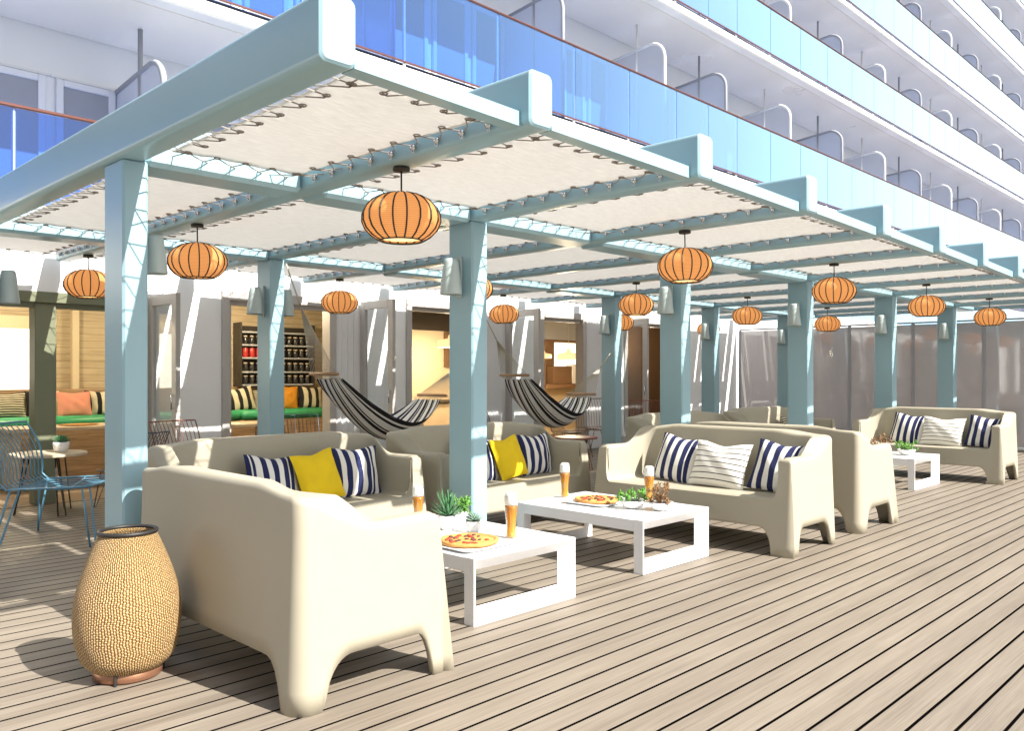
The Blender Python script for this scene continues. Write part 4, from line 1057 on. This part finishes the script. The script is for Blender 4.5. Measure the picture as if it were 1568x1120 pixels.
def big_table(x0, x1, y0, y1, h, lab):
    t = thing('dining_table', lab, 'table', ((x0 + x1) / 2, (y0 + y1) / 2, 0)); w, l = x1 - x0, y1 - y0
    b = MB(); b.box(-w / 2, w / 2, -l / 2, l / 2, h - .05, h, .006); b.build('tabletop', M['tabletop'], t)
    for s in (-1, 1): b = MB(); b.box(s * (w / 2 - .12) - .05, s * (w / 2 - .12) + .05, -l / 2 + .08, l / 2 - .08, .01, h - .05, .006); b.build('leg', M['tabletop'], t)
big_table(3.2, 5.3, 12.5, 13.3, .86, 'pale wooden dining table in front of the green bench')
big_table(6.0, 7.2, 12.3, 13.1, .80, 'pale wooden table in the shelf doorway')
b = MB(); b.lathe([(.001, 0), (.24, 0), (.26, .012), (.001, .02)], 30); tag(b.build('serving_board', M['crust'], None, True, (4.2, 12.9, .862)), 'round flatbread on the dining table by the green bench', 'flatbread')

# ------------------------------------------------------------------ smoked wind screen at the far end
t = thing('wind_screen', 'tall smoked glass wind screen closing the far end of the lounge', 'screen', (19.9, 0, 0))
k = 0; y = 11.1
while y > -3.5:
    w = 1.45; b = MB(); b.box(-.012, .012, y - w + .03, y - .03, .06, 2.72); b.build('pane', M['screen'], t)
    b = MB(); b.box(-.03, .03, y - .03, y + .03, 0, 2.74, .004); b.build('mullion', M['curtain'], t)
    y -= w; k += 1
b = MB(); b.box(-.035, .035, -3.4, 11.1, 2.742, 2.78, .005); b.build('top_rail', M['curtain'], t)
b = MB(); b.box(-.03, .03, -3.4, 11.1, .004, .058, .005); b.build('bottom_rail', M['white'], t)

# ------------------------------------------------------------------ ship superstructure with balcony decks
YF, YK = 11.3, 13.4
ksl = [0.132, .449, .780, 1.066, 1.372, 1.672, 1.972]; khr = [.284, .608, .916, 1.210, 1.506, 1.80]
ship = thing('ship_superstructure', 'white ship side with five stacked rows of blue glass balconies', 'ship', (0, YF, 0))
def S(b, name, mat, parent=None, smooth=False):
    o = b.build(name, mat, None, smooth)
    if parent is None: o.location = (0, -YF, 0); o.parent = ship
    else: o.parent = parent
    return o
zz = lambda k: 1.6 + YF * k
XL, XR = -8, 78; PW = 1.875; XO = 1.35
gst = MB(); dst = MB(); wst = MB(); gp = MB()
for n in range(6):
    z0 = zz(ksl[n]); z1 = zz(ksl[n + 1]); zr = zz(khr[n]); zg = z0 + .30
    b = MB(); b.box(XL, XR, YF - .02, YK + .02, z0, z0 + .20, .03); slab = S(b, 'deck_slab', M['white'])
    b = MB(); b.box(XL, XR, YF + .06, YF + .12, z0 + .21, z0 + .27); S(b, 'gap_shadow_strip', M['black'], slab)  # added black strip stands in for shadow and brackets below the glass
    b = MB(); b.box(XL, XR, YF + .25, YK - .02, z0 - .012, z0 - .002); S(b, 'soffit', M['soffit'], slab)
    b = MB(); b.box(XL, XR, YF - .03, YF + .035, zr, zr + .045, .015); S(b, 'handrail', M['rail'], slab)
    b = MB(); b.box(XL, XR, YF - .012, YF + .012, zg - .035, zg - .006, .004); S(b, 'lower_rail', M['rail'], slab)
    # cabin wall
    b = MB(); b.box(XL, XR, YK, YK + .3, z0 + .201, z1 - .001); S(b, 'cabin_wall', M['white'])
    k = 0
    vis = [( -2, 8), (4, 52), (15, 52), (24, 52), (30, 54), (38, 56)][n]
    bays = [-6.5, -2.7, 1.0, 4.92, 8.9, 13.4, 17.2] + [20.1 + 3.75 * q for q in range(16)]
    for bi in range(len(bays) - 1):
        xa, xe = bays[bi], bays[bi + 1]; PW = (xe - xa) / 2
        inv = vis[0] <= xa <= vis[1]
        for h_ in (0, 1):
            x0 = xa + h_ * PW
            g = MB() if inv else gst
            g.box(x0 + .012, x0 + PW - .012, YF - .006, YF + .006, zg, zr - .004)
            if inv: S(g, 'glass_panel', M['blueglass'], slab)
            gp.box(x0 - .022, x0 + .022, YF + .02, YF + .05, z0 + .2, zr - .002)
        # divider between balconies
        d = MB(); ys, ye = YF + .32, YK - .01; zt = z1 - .62; zb = z0 + .24; rr = .42; x = xa - .02
        outl = [(ye, zb), (ys, zb)] + [(ys + rr - rr * math.cos(R(a)), zt - rr + rr * math.sin(R(a))) for a in range(0, 91, 15)] + [(ye, zt - .12)]
        def slabm(b, out, x0, x1):
            m = len(out); b.add([(x0, y, z) for y, z in out] + [(x1, y, z) for y, z in out], [tuple(range(m)), tuple(range(m, 2 * m))[::-1]] + [(q, q + m, (q + 1) % m + m, (q + 1) % m) for q in range(m)])
        dk = bi % 2
        if inv:
            slabm(d, outl, x - .01, x + .01); dv = S(d, 'balcony_divider', M['divglass'] if dk else M['divpale'], slab)
            f = MB(); f.tube([(x, y, z) for y, z in outl[1:]], .045, 6); f.tube([(x, YF + 1.15, zb), (x, YF + 1.15, z1 - .01)], .035, 6); S(f, 'divider_frame', M['white'] if not dk else M['curtain'], dv, True)
        else: slabm(dst, outl, x - .02, x + .02)
        # cabin doors and windows
        for (wx0, wx1) in [(xa + .06 + PW * .5 * q + .04, xa + .06 + PW * .5 * (q + 1) - .10) for q in range(4)]:
            zd = z0 + .203; zh = z1 - .72
            if inv:
                w = MB(); e = .10
                w.box(wx0, wx0 + e, YK - .07, YK - .002, zd, zh, .01); w.box(wx1 - e, wx1, YK - .07, YK - .002, zd, zh, .01); w.box(wx0 + e, wx1 - e, YK - .068, YK - .002, zh - e, zh, .01); w.box(wx0 - .06, wx1 + .06, YK - .03, YK - .002, zh + .015, zh + .05)
                o = S(w, 'cabin_door', M['winwhite']); p = MB(); p.box(wx0 + e, wx1 - e, YK - .035, YK - .02, zd + .05, zh - e)
                S(p, 'curtained_pane', M['curtain'], o)
            else: wst.box(wx0, wx1, YK - .03, YK - .002, zd, zh)
for (b, nm, mt) in ((gst, 'glass_panel', 'blueglass'), (dst, 'balcony_divider', 'divglass'), (wst, 'cabin_window', 'curtain'), (gp, 'baluster', 'winwhite')):
    o = S(b, nm, M[mt]); o['kind'] = 'stuff'
b = MB(); b.box(XL, XR, YF - .02, YK + .3, zz(ksl[6]), zz(ksl[6]) + .25, .03); S(b, 'deck_slab', M['white'])
b = MB(); b.box(19.95, XR, YF - .05, YF + .05, 0, zz(ksl[0]) - .003); S(b, 'hull_wall', M['white'])
